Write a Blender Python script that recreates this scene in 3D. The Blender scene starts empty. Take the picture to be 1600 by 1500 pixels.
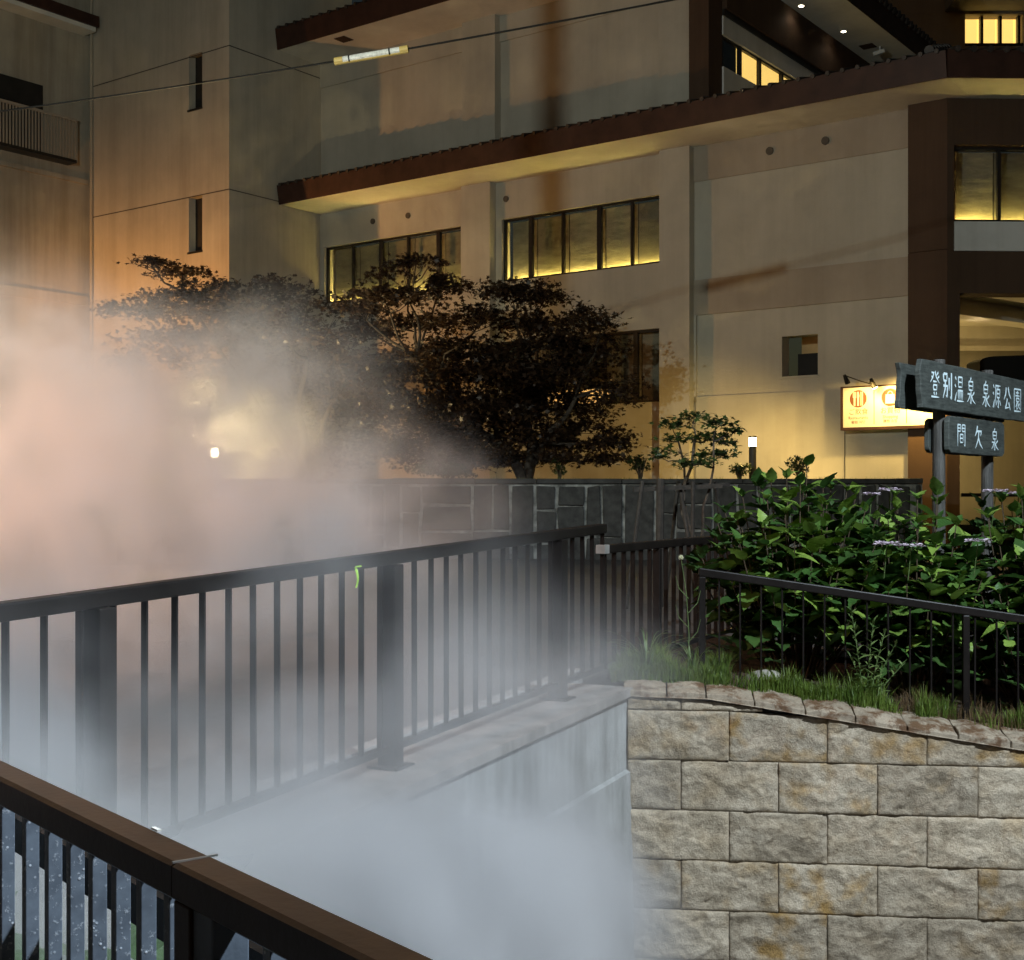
import bpy, math, random
import numpy as np
from mathutils import Vector, Matrix, noise

R = math.radians
SC = bpy.context.scene
COL = SC.collection
random.seed(7)

# ---------------------------------------------------------------- camera, sky, lamps, exposure
EYE = 1.5
cam_d = bpy.data.cameras.new('camera')
cam = bpy.data.objects.new('camera', cam_d); COL.objects.link(cam)
cam.location = (0, 0, EYE); cam.rotation_euler = (R(90), 0, 0)
cam_d.sensor_fit = 'HORIZONTAL'; cam_d.sensor_width = 36.0
FPX = 2050.0
cam_d.lens = FPX / 1600 * 36.0
cam_d.shift_y = 30 / 1600
cam_d.clip_start = 0.05; cam_d.clip_end = 2000
SC.camera = cam

w = bpy.data.worlds.new('World'); SC.world = w; w.use_nodes = True
wn = w.node_tree; bg = wn.nodes['Background']
sky = wn.nodes.new('ShaderNodeTexSky'); sky.sky_type = 'NISHITA'; sky.sun_disc = False
sky.sun_elevation = R(3); sky.sun_rotation = R(200)
wn.links.new(sky.outputs[0], bg.inputs[0]); bg.inputs[1].default_value = 0.010

sun_d = bpy.data.lights.new('moonlight', 'SUN'); sun_d.energy = 0.012; sun_d.angle = R(3); sun_d.color = (1, .93, .85)
sun = bpy.data.objects.new('moonlight', sun_d); COL.objects.link(sun)
sun.rotation_euler = (R(55), 0, R(-20))

SODIUM_W, STREET_W, PARK_W, STEAM_TINT_W = 3400, 4300, 5800, 3000
P_STEAM_TINT = Vector((-7.2, 8.6, 5.2))      # unseen sodium lamp added left of the frame to tint the steam
P_SODIUM = Vector((-13.3, 30.7, 4.3))       # sodium lamp in the courtyard left of the frame
P_STREET = Vector((-6.5, 4.5, 6.6))        # mercury lamp on the street, left of the frame
P_PARK = Vector((4.6, 2.7, 7.2))           # cool white park lamp behind, right

SC.render.engine = 'CYCLES'
SC.view_settings.view_transform = 'Standard'; SC.view_settings.look = 'None'
SC.view_settings.exposure = 0.0; SC.view_settings.gamma = 1.0
SC.view_settings.use_curve_mapping = False
cy = SC.cycles
cy.use_adaptive_sampling = True; cy.adaptive_threshold = .03
cy.use_denoising = True; cy.denoiser = 'OPENIMAGEDENOISE'
cy.max_bounces = 6; cy.diffuse_bounces = 3; cy.glossy_bounces = 3; cy.transmission_bounces = 4
cy.volume_bounces = 2; cy.transparent_max_bounces = 16
cy.volume_step_rate = 1.0; cy.volume_max_steps = 256
cy.sample_clamp_indirect = 3.0; cy.sample_clamp_direct = 0
cy.caustics_reflective = False; cy.caustics_refractive = False

# ---------------------------------------------------------------- survey helpers (photo pixel -> metric point)
def at(px, py, Y):
    return Vector(((px - 800) / FPX * Y, Y, EYE + (780 - py) / FPX * Y))
_n = math.hypot(2780, 2050)
TX, TY = 2780 / _n, -2050 / _n
DX, DY = -TY, TX
OY = 29.0; OX = 230 / FPX * OY
BROT = math.atan2(TY, TX)
def bs(px, q=0.0):                                  # along the hotel front, on the plane q behind it
    a = (px - 800) / FPX
    return (a * (OY + q * DY) - OX - q * DX) / (TX - a * TY)
def bz(px, py, q=0.0):
    return EYE + (780 - py) / FPX * (OY + bs(px, q) * TY + q * DY)
def b2w(x, q, z):
    return Vector((OX + x * TX + q * DX, OY + x * TY + q * DY, z))

# ---------------------------------------------------------------- mesh helper
class MB:
    def __init__(s): s.v = []; s.f = []
    def add(s, vs, fs):
        o = len(s.v); s.v += [tuple(v) for v in vs]; s.f += [tuple(i + o for i in f) for f in fs]; return s
    def box(s, x0, x1, y0, y1, z0, z1):
        if x0 > x1: x0, x1 = x1, x0
        if y0 > y1: y0, y1 = y1, y0
        if z0 > z1: z0, z1 = z1, z0
        vs = [(x0,y0,z0),(x1,y0,z0),(x1,y1,z0),(x0,y1,z0),(x0,y0,z1),(x1,y0,z1),(x1,y1,z1),(x0,y1,z1)]
        return s.add(vs, [(0,3,2,1),(4,5,6,7),(0,1,5,4),(1,2,6,5),(2,3,7,6),(3,0,4,7)])
    def hexa(s, vs):                                # eight corners: bottom ring, top ring
        return s.add(vs, [(0,3,2,1),(4,5,6,7),(0,1,5,4),(1,2,6,5),(2,3,7,6),(3,0,4,7)])
    def bar(s, a, b, wd, hg, up=(0,0,1)):            # box bar from a to b, wd sideways, hg along up
        a, b = Vector(a), Vector(b); d = (b - a).normalized()
        u = Vector(up); sd = d.cross(u).normalized(); u = sd.cross(d).normalized()
        vs = []
        for p in (a, b):
            for i, j in ((-1,-1),(1,-1),(1,1),(-1,1)):
                vs.append(p + sd * (i * wd / 2) + u * (j * hg / 2))
        return s.add(vs, [(0,1,2,3),(7,6,5,4),(0,4,5,1),(1,5,6,2),(2,6,7,3),(3,7,4,0)])
    def tube(s, pts, rad, n=8, caps=True):
        pts = [Vector(p) for p in pts]
        rads = rad if isinstance(rad, (list, tuple)) else [rad] * len(pts)
        rings = []
        ref = None
        for i, p in enumerate(pts):
            d = (pts[min(i+1, len(pts)-1)] - pts[max(i-1, 0)])
            d = d.normalized() if d.length > 1e-9 else Vector((0,0,1))
            if ref is None:
                ref = Vector((1,0,0)) if abs(d.x) < .9 else Vector((0,1,0))
            a = (ref - d * ref.dot(d)).normalized(); b = d.cross(a); ref = a
            rings.append([p + (a * math.cos(2*math.pi*k/n) + b * math.sin(2*math.pi*k/n)) * rads[i] for k in range(n)])
        vs = [v for r in rings for v in r]; fs = []
        for i in range(len(pts) - 1):
            for k in range(n):
                k2 = (k + 1) % n
                fs.append((i*n+k, i*n+k2, (i+1)*n+k2, (i+1)*n+k))
        if caps:
            fs.append(tuple(reversed(range(n)))); fs.append(tuple((len(pts)-1)*n + k for k in range(n)))
        return s.add(vs, fs)
    def disc(s, c, axis, rad, th, n=20):
        c = Vector(c); ax = Vector(axis).normalized()
        return s.tube([c - ax * th / 2, c + ax * th / 2], rad, n)
    def prism(s, poly, M, th):                       # poly in local xy, extruded th along local z, placed by matrix M
        n = len(poly)
        vs = [M @ Vector((p[0], p[1], 0)) for p in poly] + [M @ Vector((p[0], p[1], th)) for p in poly]
        fs = [tuple(reversed(range(n))), tuple(range(n, 2*n))]
        for i in range(n):
            j = (i + 1) % n
            fs.append((i, j, n + j, n + i))
        return s.add(vs, fs)
    def mesh(s, name, mat, smooth=False, M=None):
        me = bpy.data.meshes.new(name)
        vs = s.v if M is None else [tuple(M @ Vector(v)) for v in s.v]
        me.from_pydata(vs, [], s.f); me.update()
        if mat: me.materials.append(mat)
        if smooth: me.polygons.foreach_set('use_smooth', [True] * len(me.polygons))
        return me
    def build(s, name, mat, parent=None, smooth=False, M=None, bevel=0):
        me = s.mesh(name, mat, smooth, M)
        return link(name, me, parent, bevel)
def link(name, me, parent=None, bevel=0):
    o = bpy.data.objects.new(name, me); COL.objects.link(o)
    if parent is not None: o.parent = parent
    if bevel:
        m = o.modifiers.new('bevel', 'BEVEL'); m.width = bevel; m.segments = 2; m.limit_method = 'ANGLE'
    return o
def tag(o, label=None, cat=None, group=None, kind=None):
    if label: o['label'] = label
    if cat: o['category'] = cat
    if group: o['group'] = group
    if kind: o['kind'] = kind
    return o
def empty(name, loc=(0,0,0), rz=0, **kw):
    o = bpy.data.objects.new(name, None); COL.objects.link(o)
    o.location = loc; o.rotation_euler = (0, 0, rz); o.empty_display_size = .2
    return tag(o, **kw)
def lamp(name, kind, loc, energy, color, parent=None, size=.1, rot=None, **kw):
    d = bpy.data.lights.new(name, kind); d.energy = energy; d.color = color
    if kind == 'AREA':
        d.shape = 'RECTANGLE'; d.size = kw.get('sx', size); d.size_y = kw.get('sy', size)
    else: d.shadow_soft_size = size
    if kind == 'SPOT':
        d.spot_size = kw.get('spot', R(120)); d.spot_blend = kw.get('blend', .5)
    o = bpy.data.objects.new(name, d); COL.objects.link(o); o.location = loc
    if rot: o.rotation_euler = rot
    if parent: o.parent = parent
    return o

# ---------------------------------------------------------------- materials
class NT:
    def __init__(s, name):
        s.m = bpy.data.materials.new(name); s.m.use_nodes = True
        s.t = s.m.node_tree; s.b = s.t.nodes['Principled BSDF']; s.out = s.t.nodes['Material Output']
    def n(s, t, **kw):
        x = s.t.nodes.new(t)
        for k, v in kw.items():
            if k.startswith('_'): setattr(x, k[1:], v)
            else: x.inputs[k.replace('__', ' ')].default_value = v
        return x
    def l(s, a, b): s.t.links.new(a, b)
    def coord(s, kind='Object', scale=None):
        c = s.n('ShaderNodeTexCoord').outputs[kind]
        if scale is None: return c
        mp = s.n('ShaderNodeMapping'); mp.inputs['Scale'].default_value = scale
        s.l(c, mp.inputs[0]); return mp.outputs[0]
    def noise(s, co, scale, detail=4, rough=.6):
        x = s.n('ShaderNodeTexNoise', Scale=scale, Detail=detail, Roughness=rough); s.l(co, x.inputs['Vector']); return x.outputs[0]
    def ramp(s, fac, stops):
        x = s.n('ShaderNodeValToRGB'); e = x.color_ramp.elements
        while len(e) < len(stops): e.new(.5)
        for i, (p, c) in enumerate(stops):
            e[i].position = p; e[i].color = (*c, 1) if len(c) == 3 else c
        s.l(fac, x.inputs[0]); return x.outputs[0]
    def mix(s, fac, a, b, mode='MIX'):
        x = s.n('ShaderNodeMix', _data_type='RGBA', _blend_type=mode)
        for sock, v in ((x.inputs[0], fac), (x.inputs[6], a), (x.inputs[7], b)):
            if hasattr(v, 'links') or isinstance(v, bpy.types.NodeSocket): s.l(v, sock)
            else: sock.default_value = (*v, 1) if isinstance(v, tuple) and len(v) == 3 else v
        return x.outputs[2]
    def math(s, op, a, b=0.0, c=None):
        x = s.n('ShaderNodeMath', _operation=op)
        for i, v in enumerate((a, b, c)):
            if v is None: continue
            if isinstance(v, bpy.types.NodeSocket): s.l(v, x.inputs[i])
            else: x.inputs[i].default_value = v
        return x.outputs[0]
    def bump(s, h, strength=.3, dist=.02):
        x = s.n('ShaderNodeBump', Strength=strength, Distance=dist); s.l(h, x.inputs['Height']); s.l(x.outputs[0], s.b.inputs['Normal']); return x
    def base(s, c):
        if isinstance(c, bpy.types.NodeSocket): s.l(c, s.b.inputs['Base Color'])
        else: s.b.inputs['Base Color'].default_value = (*c, 1)
    def rough(s, r):
        if isinstance(r, bpy.types.NodeSocket): s.l(r, s.b.inputs['Roughness'])
        else: s.b.inputs['Roughness'].default_value = r

def m_plain(name, col, rough=.6, nscale=6, var=.25, bump=.1, spec=.3, metallic=0):
    k = NT(name); co = k.coord()
    nz = k.noise(co, nscale, 5)
    d = tuple(c * (1 - var) for c in col); u = tuple(min(1, c * (1 + var)) for c in col)
    k.base(k.ramp(nz, [(.3, d), (.7, u)])); k.rough(rough)
    k.b.inputs['Specular IOR Level'].default_value = spec; k.b.inputs['Metallic'].default_value = metallic
    if bump: k.bump(k.noise(co, nscale * 8, 3), bump, .01)
    return k.m

def m_plaster(name, col, streak=.5, scale=1.0):
    k = NT(name); co = k.coord()
    cl = k.noise(co, .5 * scale, 6, .65)
    st = k.noise(k.coord(scale=(2.2*scale, 2.2*scale, .12*scale)), 1.0, 6, .7)
    c = k.ramp(cl, [(.3, tuple(x*.82 for x in col)), (.7, tuple(min(1, x*1.08) for x in col))])
    dirt = k.ramp(st, [(.36, (.42,.38,.33)), (.58, (1,1,1))])
    k.base(k.mix(streak, c, dirt, 'MULTIPLY')); k.rough(.85)
    k.b.inputs['Specular IOR Level'].default_value = .15
    k.bump(k.noise(co, 45, 4), .25, .012)
    return k.m

def m_emit(name, col, strength):
    k = NT(name); k.base((0.8*col[0], .8*col[1], .8*col[2]))
    k.b.inputs['Emission Color'].default_value = (*col, 1); k.b.inputs['Emission Strength'].default_value = strength
    k.m.cycles.emission_sampling = 'NONE'
    return k.m

def m_glass(name, tint=(1, 1, 1), refl=.35):
    m = bpy.data.materials.new(name); m.use_nodes = True; t = m.node_tree; t.nodes.clear()
    o = t.nodes.new('ShaderNodeOutputMaterial'); mx = t.nodes.new('ShaderNodeMixShader')
    tr = t.nodes.new('ShaderNodeBsdfTransparent'); tr.inputs[0].default_value = (*tint, 1)
    gl = t.nodes.new('ShaderNodeBsdfGlossy'); gl.inputs['Roughness'].default_value = .02
    fr = t.nodes.new('ShaderNodeLayerWeight'); pw = t.nodes.new('ShaderNodeMath'); pw.operation = 'POWER'; pw.inputs[1].default_value = 4
    mu = t.nodes.new('ShaderNodeMath'); mu.operation = 'MULTIPLY_ADD'; mu.inputs[1].default_value = .8; mu.inputs[2].default_value = .035
    t.links.new(fr.outputs['Facing'], pw.inputs[0]); t.links.new(pw.outputs[0], mu.inputs[0]); t.links.new(mu.outputs[0], mx.inputs[0])
    t.links.new(tr.outputs[0], mx.inputs[1]); t.links.new(gl.outputs[0], mx.inputs[2]); t.links.new(mx.outputs[0], o.inputs[0])
    return m

def m_leaf(name, lo, hi, veins=True, rnd=True, transl=.25, rough=.45):
    k = NT(name)
    if rnd:
        oi = k.n('ShaderNodeObjectInfo').outputs['Random']
    else:
        oi = k.noise(k.coord(), 3.0, 3)
    c = k.ramp(oi, [(.25, lo), (.8, hi)])
    co = k.coord()
    nz = k.noise(co, 25, 3)
    c = k.mix(.35, c, k.ramp(nz, [(.35, (.6,.6,.55)), (.65, (1.15,1.1,1))]), 'MULTIPLY')
    k.base(c); k.rough(rough); k.b.inputs['Specular IOR Level'].default_value = .4
    if veins:
        wv = k.n('ShaderNodeTexWave', Scale=14, Distortion=1.5, Detail=1); k.l(co, wv.inputs[0]); k.bump(wv.outputs[1], .3, .004)
    t = k.n('ShaderNodeBsdfTranslucent'); k.l(c, t.inputs[0])
    mx = k.n('ShaderNodeMixShader'); mx.inputs[0].default_value = transl
    k.l(k.b.outputs[0], mx.inputs[1]); k.l(t.outputs[0], mx.inputs[2]); k.l(mx.outputs[0], k.out.inputs[0])
    return k.m

M = {}
M['plaster'] = m_plaster('cream_plaster', (.46, .435, .375), .14)
M['band'] = m_plaster('taupe_plaster', (.37, .32, .26), .12)
M['tower'] = m_plaster('tower_plaster', (.50, .46, .385), .25)
M['wing'] = m_plaster('wing_plaster', (.42, .38, .31), .4)
M['soffit'] = m_plaster('soffit_white', (.80, .77, .70), .1)
M['brown'] = m_plain('brown_fascia', (.045, .02, .014), .55, 3, .3, .1)
M['brown_wall'] = m_plaster('brown_wall', (.085, .053, .036), .3)
M['tile'] = m_plain('roof_tile', (.05, .04, .035), .5, 4, .4, .2)
M['frame'] = m_plain('window_frame_black', (.018, .016, .015), .4, 5, .2, 0)
M['glass'] = m_glass('window_glass')
M['dark'] = m_plain('dark_interior', (.02, .018, .016), .8, 2, .3, 0)
M['white'] = m_plaster('white_panel', (.66, .66, .65), .15)
M['inner'] = m_plain('interior_wall', (.62, .42, .2), .8, 2, .15, 0)
M['vent'] = m_plain('vent_grey', (.08, .07, .06), .5, 8, .2, 0)

def m_blind():
    k = NT('window_blind'); co = k.coord()
    mp = k.n('ShaderNodeMapping'); mp.inputs['Rotation'].default_value = (0, R(25), 0); mp.inputs['Scale'].default_value = (1.2, 1, 3.5); k.l(co, mp.inputs[0])
    oi = k.n('ShaderNodeObjectInfo').outputs['Random']
    va = k.n('ShaderNodeVectorMath', _operation='ADD'); cb = k.n('ShaderNodeCombineXYZ'); k.l(k.math('MULTIPLY', oi, 23.0), cb.inputs[0]); k.l(mp.outputs[0], va.inputs[0]); k.l(cb.outputs[0], va.inputs[1])
    wv = k.noise(va.outputs[0], 2.6, 5, .55)
    tv = k.n('ShaderNodeMapRange'); k.l(oi, tv.inputs[0]); tv.inputs[3].default_value = .55; tv.inputs[4].default_value = 1.1
    tc_ = k.n('ShaderNodeCombineXYZ'); [k.l(tv.outputs[0], tc_.inputs[q]) for q in range(3)]
    k.base(k.mix(1.0, k.ramp(wv, [(.3, (.15,.135,.095)), (.7, (.23,.21,.15))]), tc_.outputs[0], 'MULTIPLY')); k.rough(.8)
    k.bump(wv, .22, .05); return k.m
M['blind'] = m_blind()
M['strip'] = m_emit('sill_light', (1.0, .76, .19), 85)
M['orange_glow'] = m_emit('warm_room_light', (1.0, .55, .16), 1.1)
M['room_glow'] = m_emit('bright_room_light', (1.0, .66, .17), 1.25)
M['down'] = m_emit('downlight_lens', (1.0, .86, .62), 25)
M['bulb'] = m_emit('warm_bulb', (1.0, .80, .36), 40)
M['bulb_hot'] = m_emit('bright_warm_bulb', (1.0, .84, .5), 420)
M['cool_lens'] = m_emit('cool_lens', (.8, .9, 1), 20)
M['sodium_lens'] = m_emit('sodium_lens', (1, .5, .15), 20)

def m_stone():
    k = NT('rockface_granite'); co = k.coord()
    oi = k.n('ShaderNodeObjectInfo').outputs['Random']
    off = k.n('ShaderNodeVectorMath', _operation='ADD'); k.l(co, off.inputs[0])
    cb = k.n('ShaderNodeCombineXYZ'); k.l(k.math('MULTIPLY', oi, 37.0), cb.inputs[0]); k.l(k.math('MULTIPLY', oi, 11.0), cb.inputs[2]); k.l(cb.outputs[0], off.inputs[1])
    co2 = off.outputs[0]
    big = k.noise(co2, 4.0, 5, .6); fine = k.noise(co2, 90, 4, .7); mid = k.noise(co2, 16, 6, .7)
    c = k.ramp(big, [(.3, (.36,.295,.205)), (.5, (.49,.41,.30)), (.72, (.59,.51,.39))])
    # ochre patches on some stones only
    pat = k.noise(co2, 5.0, 3, .5)
    sel = k.n('ShaderNodeMapRange'); k.l(oi, sel.inputs[0]); sel.inputs[1].default_value = .45; sel.inputs[2].default_value = .85; sel.inputs[3].default_value = .15; sel.inputs[4].default_value = 1.0
    pf = k.math('MULTIPLY', k.ramp(pat, [(.48, (0,0,0)), (.66, (1,1,1))]), sel.outputs[0])
    c = k.mix(pf, c, (.40, .25, .085))
    tv = k.n('ShaderNodeMapRange'); k.l(k.math('FRACT', k.math('MULTIPLY', oi, 7.31)), tv.inputs[0]); tv.inputs[3].default_value = .72; tv.inputs[4].default_value = 1.12
    tc_ = k.n('ShaderNodeCombineXYZ'); [k.l(tv.outputs[0], tc_.inputs[q]) for q in range(3)]
    c = k.mix(1.0, c, tc_.outputs[0], 'MULTIPLY')
    c = k.mix(.55, c, k.ramp(fine, [(.35, (.55,.53,.5)), (.6, (1.1,1.1,1.1))]), 'MULTIPLY')
    c = k.mix(.55, c, k.ramp(mid, [(.36, (.5,.47,.43)), (.52, (1,1,1))]), 'MULTIPLY')
    k.base(c); k.rough(.8)
    h = k.math('ADD', k.math('MULTIPLY', mid, 1.0), k.math('MULTIPLY', fine, .35))
    k.bump(h, .7, .03); return k.m
M['stone'] = m_stone()
def m_coping():
    k = NT('coping_granite'); co = k.coord('Object')
    big = k.noise(co, 5, 5); fine = k.noise(co, 80, 4); rs = k.noise(co, 6.5, 6, .7)
    c = k.ramp(big, [(.3, (.24,.195,.14)), (.7, (.39,.325,.24))])
    c = k.mix(k.ramp(rs, [(.46, (0,0,0)), (.58, (1,1,1))]), c, (.12, .065, .03))
    c = k.mix(.4, c, k.ramp(fine, [(.35, (.5,.5,.5)), (.6, (1.1,1.1,1.1))]), 'MULTIPLY')
    k.base(c); k.rough(.75); k.bump(k.math('ADD', rs, k.math('MULTIPLY', fine, .3)), .5, .02); return k.m
M['coping'] = m_coping()
def m_concrete(name, col, dirt=.6):
    k = NT(name); co = k.coord()
    st = k.noise(k.coord(scale=(3, 3, .35)), 1.6, 6, .7); bl = k.noise(co, 2.5, 6, .7); fn = k.noise(co, 60, 4)
    c = k.ramp(bl, [(.3, tuple(x*.72 for x in col)), (.7, tuple(x*1.12 for x in col))])
    c = k.mix(dirt, c, k.ramp(st, [(.38, (.35,.34,.31)), (.6, (1.05,1.05,1.05))]), 'MULTIPLY')
    k.base(c); k.rough(.85); k.bump(k.math('ADD', bl, k.math('MULTIPLY', fn, .4)), .35, .02); return k.m
M['concrete'] = m_concrete('wet_concrete', (.40, .41, .40), .65)
M['ledge'] = m_concrete('ledge_concrete', (.36, .33, .30), .8)
M['kerb'] = m_concrete('kerb_concrete', (.5, .49, .47), .4)
M['asphalt'] = m_plain('asphalt_path', (.06, .057, .053), .85, 12, .3, .3)
M['deck'] = m_plain('bridge_deck', (.10, .095, .09), .8, 8, .3, .2)
M['soil'] = m_plain('dark_soil', (.045, .03, .02), .95, 14, .45, .8)
M['terrace'] = m_plain('terrace_turf', (.06, .075, .03), .95, 9, .4, .6)
M['pit'] = m_plain('wet_rock_bed', (.16, .14, .12), .6, 3, .4, .6)
M['gstone'] = m_plain('dark_garden_stone', (.045, .045, .042), .8, 7, .45, .4)
M['mortar'] = m_plain('pale_mortar', (.20, .205, .19), .9, 5, .8, .5)
M['fence'] = m_plain('dark_fence_paint', (.010, .008, .007), .42, 9, .3, .05, .2)
M['cap'] = m_plain('galvanised_cap', (.5, .48, .45), .35, 9, .2, 0, .5, .6)
M['rail_brown'] = m_plain('brown_rail_paint', (.034, .017, .008), .34, 7, .3, .06, .4)
M['steel'] = m_plain('bare_steel', (.7, .7, .68), .3, 20, .2, 0, .5, .9)
def m_drip():
    k = NT('blue_grey_wet_paint')
    oi = k.math('MULTIPLY', k.n('ShaderNodeObjectInfo').outputs['Random'], 31.0)
    va = k.n('ShaderNodeVectorMath', _operation='ADD'); cb = k.n('ShaderNodeCombineXYZ'); k.l(oi, cb.inputs[0]); k.l(oi, cb.inputs[2])
    k.l(k.coord(), va.inputs[0]); k.l(cb.outputs[0], va.inputs[1]); co = va.outputs[0]
    sp = k.n('ShaderNodeTexVoronoi', Scale=85.0); k.l(co, sp.inputs[0])
    n1 = k.noise(co, 60, 5, .75); n2 = k.noise(co, 22, 4, .6)
    spots = k.ramp(sp.outputs['Distance'], [(.14, (1,1,1)), (.26, (0,0,0))])
    sq = k.ramp(n1, [(.58, (0,0,0)), (.65, (1,1,1))])
    f = k.math('MAXIMUM', k.math('MULTIPLY', spots, k.ramp(k.noise(co, 14, 2), [(.5, (0,0,0)), (.6, (1,1,1))])), k.math('MULTIPLY', sq, .55))
    c = k.ramp(n2, [(.3, (.10,.12,.15)), (.7, (.17,.205,.25))])
    k.base(k.mix(f, c, (.55, .6, .66))); k.rough(.35); k.bump(f, .4, .002); return k.m
M['drip'] = m_drip()
M['plate'] = m_plain('grey_plate', (.13, .16, .20), .4, 14, .25, .05)
def m_wood():
    k = NT('weathered_dark_wood'); co = k.coord(scale=(1, 1, 9)); co1 = k.coord()
    gr = k.noise(co, 7, 6, .7); bl = k.noise(co1, 9, 5)
    c = k.ramp(gr, [(.32, (.032,.038,.034)), (.6, (.075,.086,.076))])
    c = k.mix(.5, c, k.ramp(bl, [(.32, (.5,.5,.5)), (.62, (1.15,1.15,1.15))]), 'MULTIPLY')
    k.base(c); k.rough(.7); k.bump(gr, .5, .006); return k.m
M['wood'] = m_wood()
def m_post():
    k = NT('weathered_post'); gr = k.noise(k.coord(scale=(9, 9, .8)), 6, 6, .7)
    k.base(k.ramp(gr, [(.35, (.035,.034,.03)), (.52, (.07,.068,.06)), (.7, (.13,.13,.12))])); k.rough(.7); k.bump(gr, .6, .01); return k.m
M['post'] = m_post()
M['paint'] = m_plain('pale_lettering', (.70, .86, .90), .6, 40, .12, .05)
M['ink'] = m_plain('brown_print', (.20, .07, .03), .6, 10, .1, 0)
M['board_white'] = m_plain('cream_sign_face', (.78, .72, .55), .5, 5, .06, 0)
M['bark'] = m_plain('maple_bark', (.07, .055, .042), .9, 18, .4, .6)
M['stake'] = m_plain('dark_stake', (.03, .026, .022), .85, 14, .4, .4)
M['maple'] = m_leaf('maple_leaf', (.034, .018, .011), (.062, .036, .018), False, False)
M['maple_green'] = m_leaf('green_maple_leaf', (.025, .045, .012), (.05, .085, .02), False, False)
M['shrub'] = m_leaf('shrub_leaf', (.02, .035, .012), (.05, .08, .025), False, False)
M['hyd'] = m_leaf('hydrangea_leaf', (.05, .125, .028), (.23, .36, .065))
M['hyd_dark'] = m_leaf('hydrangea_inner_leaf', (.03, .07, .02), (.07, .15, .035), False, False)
M['weed'] = m_leaf('weed_leaf', (.10, .17, .05), (.19, .27, .09), False)
M['grass'] = m_leaf('grass_blade', (.085, .15, .022), (.20, .285, .05), False, False, .3, .5)
M['dry'] = m_leaf('dry_grass', (.10, .06, .025), (.17, .11, .05), False, False, .2, .7)
M['stem'] = m_plain('green_stem', (.10, .15, .05), .6, 12, .3, 0)
M['woody'] = m_plain('woody_stem', (.07, .05, .03), .8, 12, .3, .2)
M['petal'] = m_plain('pale_petal', (.62, .52, .60), .6, 12, .15, 0)
M['fluff'] = m_plain('pale_seed_head', (.62, .62, .42), .9, 20, .2, .2)
M['cable'] = m_plain('black_cable', (.012, .011, .01), .5, 4, .2, 0)
M['sleeve_y'] = m_plain('yellow_sleeve', (.62, .44, .14), .5, 4, .1, 0)
M['sleeve_w'] = m_plain('white_sleeve', (.72, .70, .64), .5, 30, .3, 0)
M['ribbon'] = m_plain('lime_ribbon', (.42, .75, .06), .5, 10, .1, 0)
M['black_cloth'] = m_plain('black_canopy', (.006, .006, .006), .6, 4, .2, 0)
M['galv'] = m_plain('lamp_post_paint', (.06, .055, .05), .5, 6, .2, 0)

# ---------------------------------------------------------------- ground
g = MB().add([(-400, -300, -3.2), (400, -300, -3.2), (400, 600, -3.2), (-400, 600, -3.2)], [(0, 1, 2, 3)])
tag(g.build('ground', M['pit']), kind='structure')

# line of the far bank: concrete wall edge from the corner towards the left foreground
CORNER = Vector((.793, 9.03, 0)); DB = Vector((.45, .893, 0)).normalized()   # along the bank, away from camera
NB = Vector((-DB.y, DB.x, 0))                                                # to the left, away from the pit
DS = Vector((.994, -.110, 0)).normalized(); NS = Vector((-DS.y, DS.x, 0))    # stone wall, and behind it
def zbank(r):            # level of the ledge, r metres along DB from the corner (negative = nearer)
    return .205 + .034 * r
def bank(r, off, dz=0.0):
    p = CORNER + DB * r + NB * off
    return Vector((p.x, p.y, zbank(r) + dz))

# path beyond the fence
m = MB()
N = 24
rows = []
for i in range(N + 1):
    r = -14 + i * (44 / N)
    z = zbank(r) - .06 if r < 2 else zbank(2) - .06 + (r - 2) * .018
    a = CORNER + DB * r + NB * .52; b = CORNER + DB * r + NB * 34
    rows.append(((a.x, a.y, z), (b.x, b.y, z)))
vs = [p for rw in rows for p in rw]
m.add(vs, [(2*i, 2*i+2, 2*i+3, 2*i+1) for i in range(N)])
tag(m.build('path', M['asphalt']), kind='structure')
# lane behind the planting bed, up to the garden wall
a0 = CORNER + NS * .0
m = MB().add([(1.0, 11.6, .20), (14, 10.2, .10), (30, 26, .5), (1.0 + 9, 31, .55), (-4, 24.0, .50), (1.5, 12.5, .22)], [(0, 1, 2, 3, 4, 5)])
tag(m.build('pavement', M['asphalt']), kind='structure')
# bridge deck under the camera
RD = Vector((.635, -.7726, 0)).normalized(); RN = Vector((-RD.y, RD.x, 0)) * -1   # along near rail, towards camera side
P_R = at(0, 1182, .5 * FPX / 402); P_R.z = 1.0
def nr(r, off, z): p = P_R + RD * r + RN * off; return Vector((p.x, p.y, z))
m = MB()
c = [nr(-9, -.16, 0), nr(9, -.16, 0), nr(9, 12, 0), nr(-9, 12, 0)]
m.hexa([Vector((p.x, p.y, -.35)) for p in c] + c)
tag(m.build('pavement', M['deck']), kind='structure')

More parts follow.
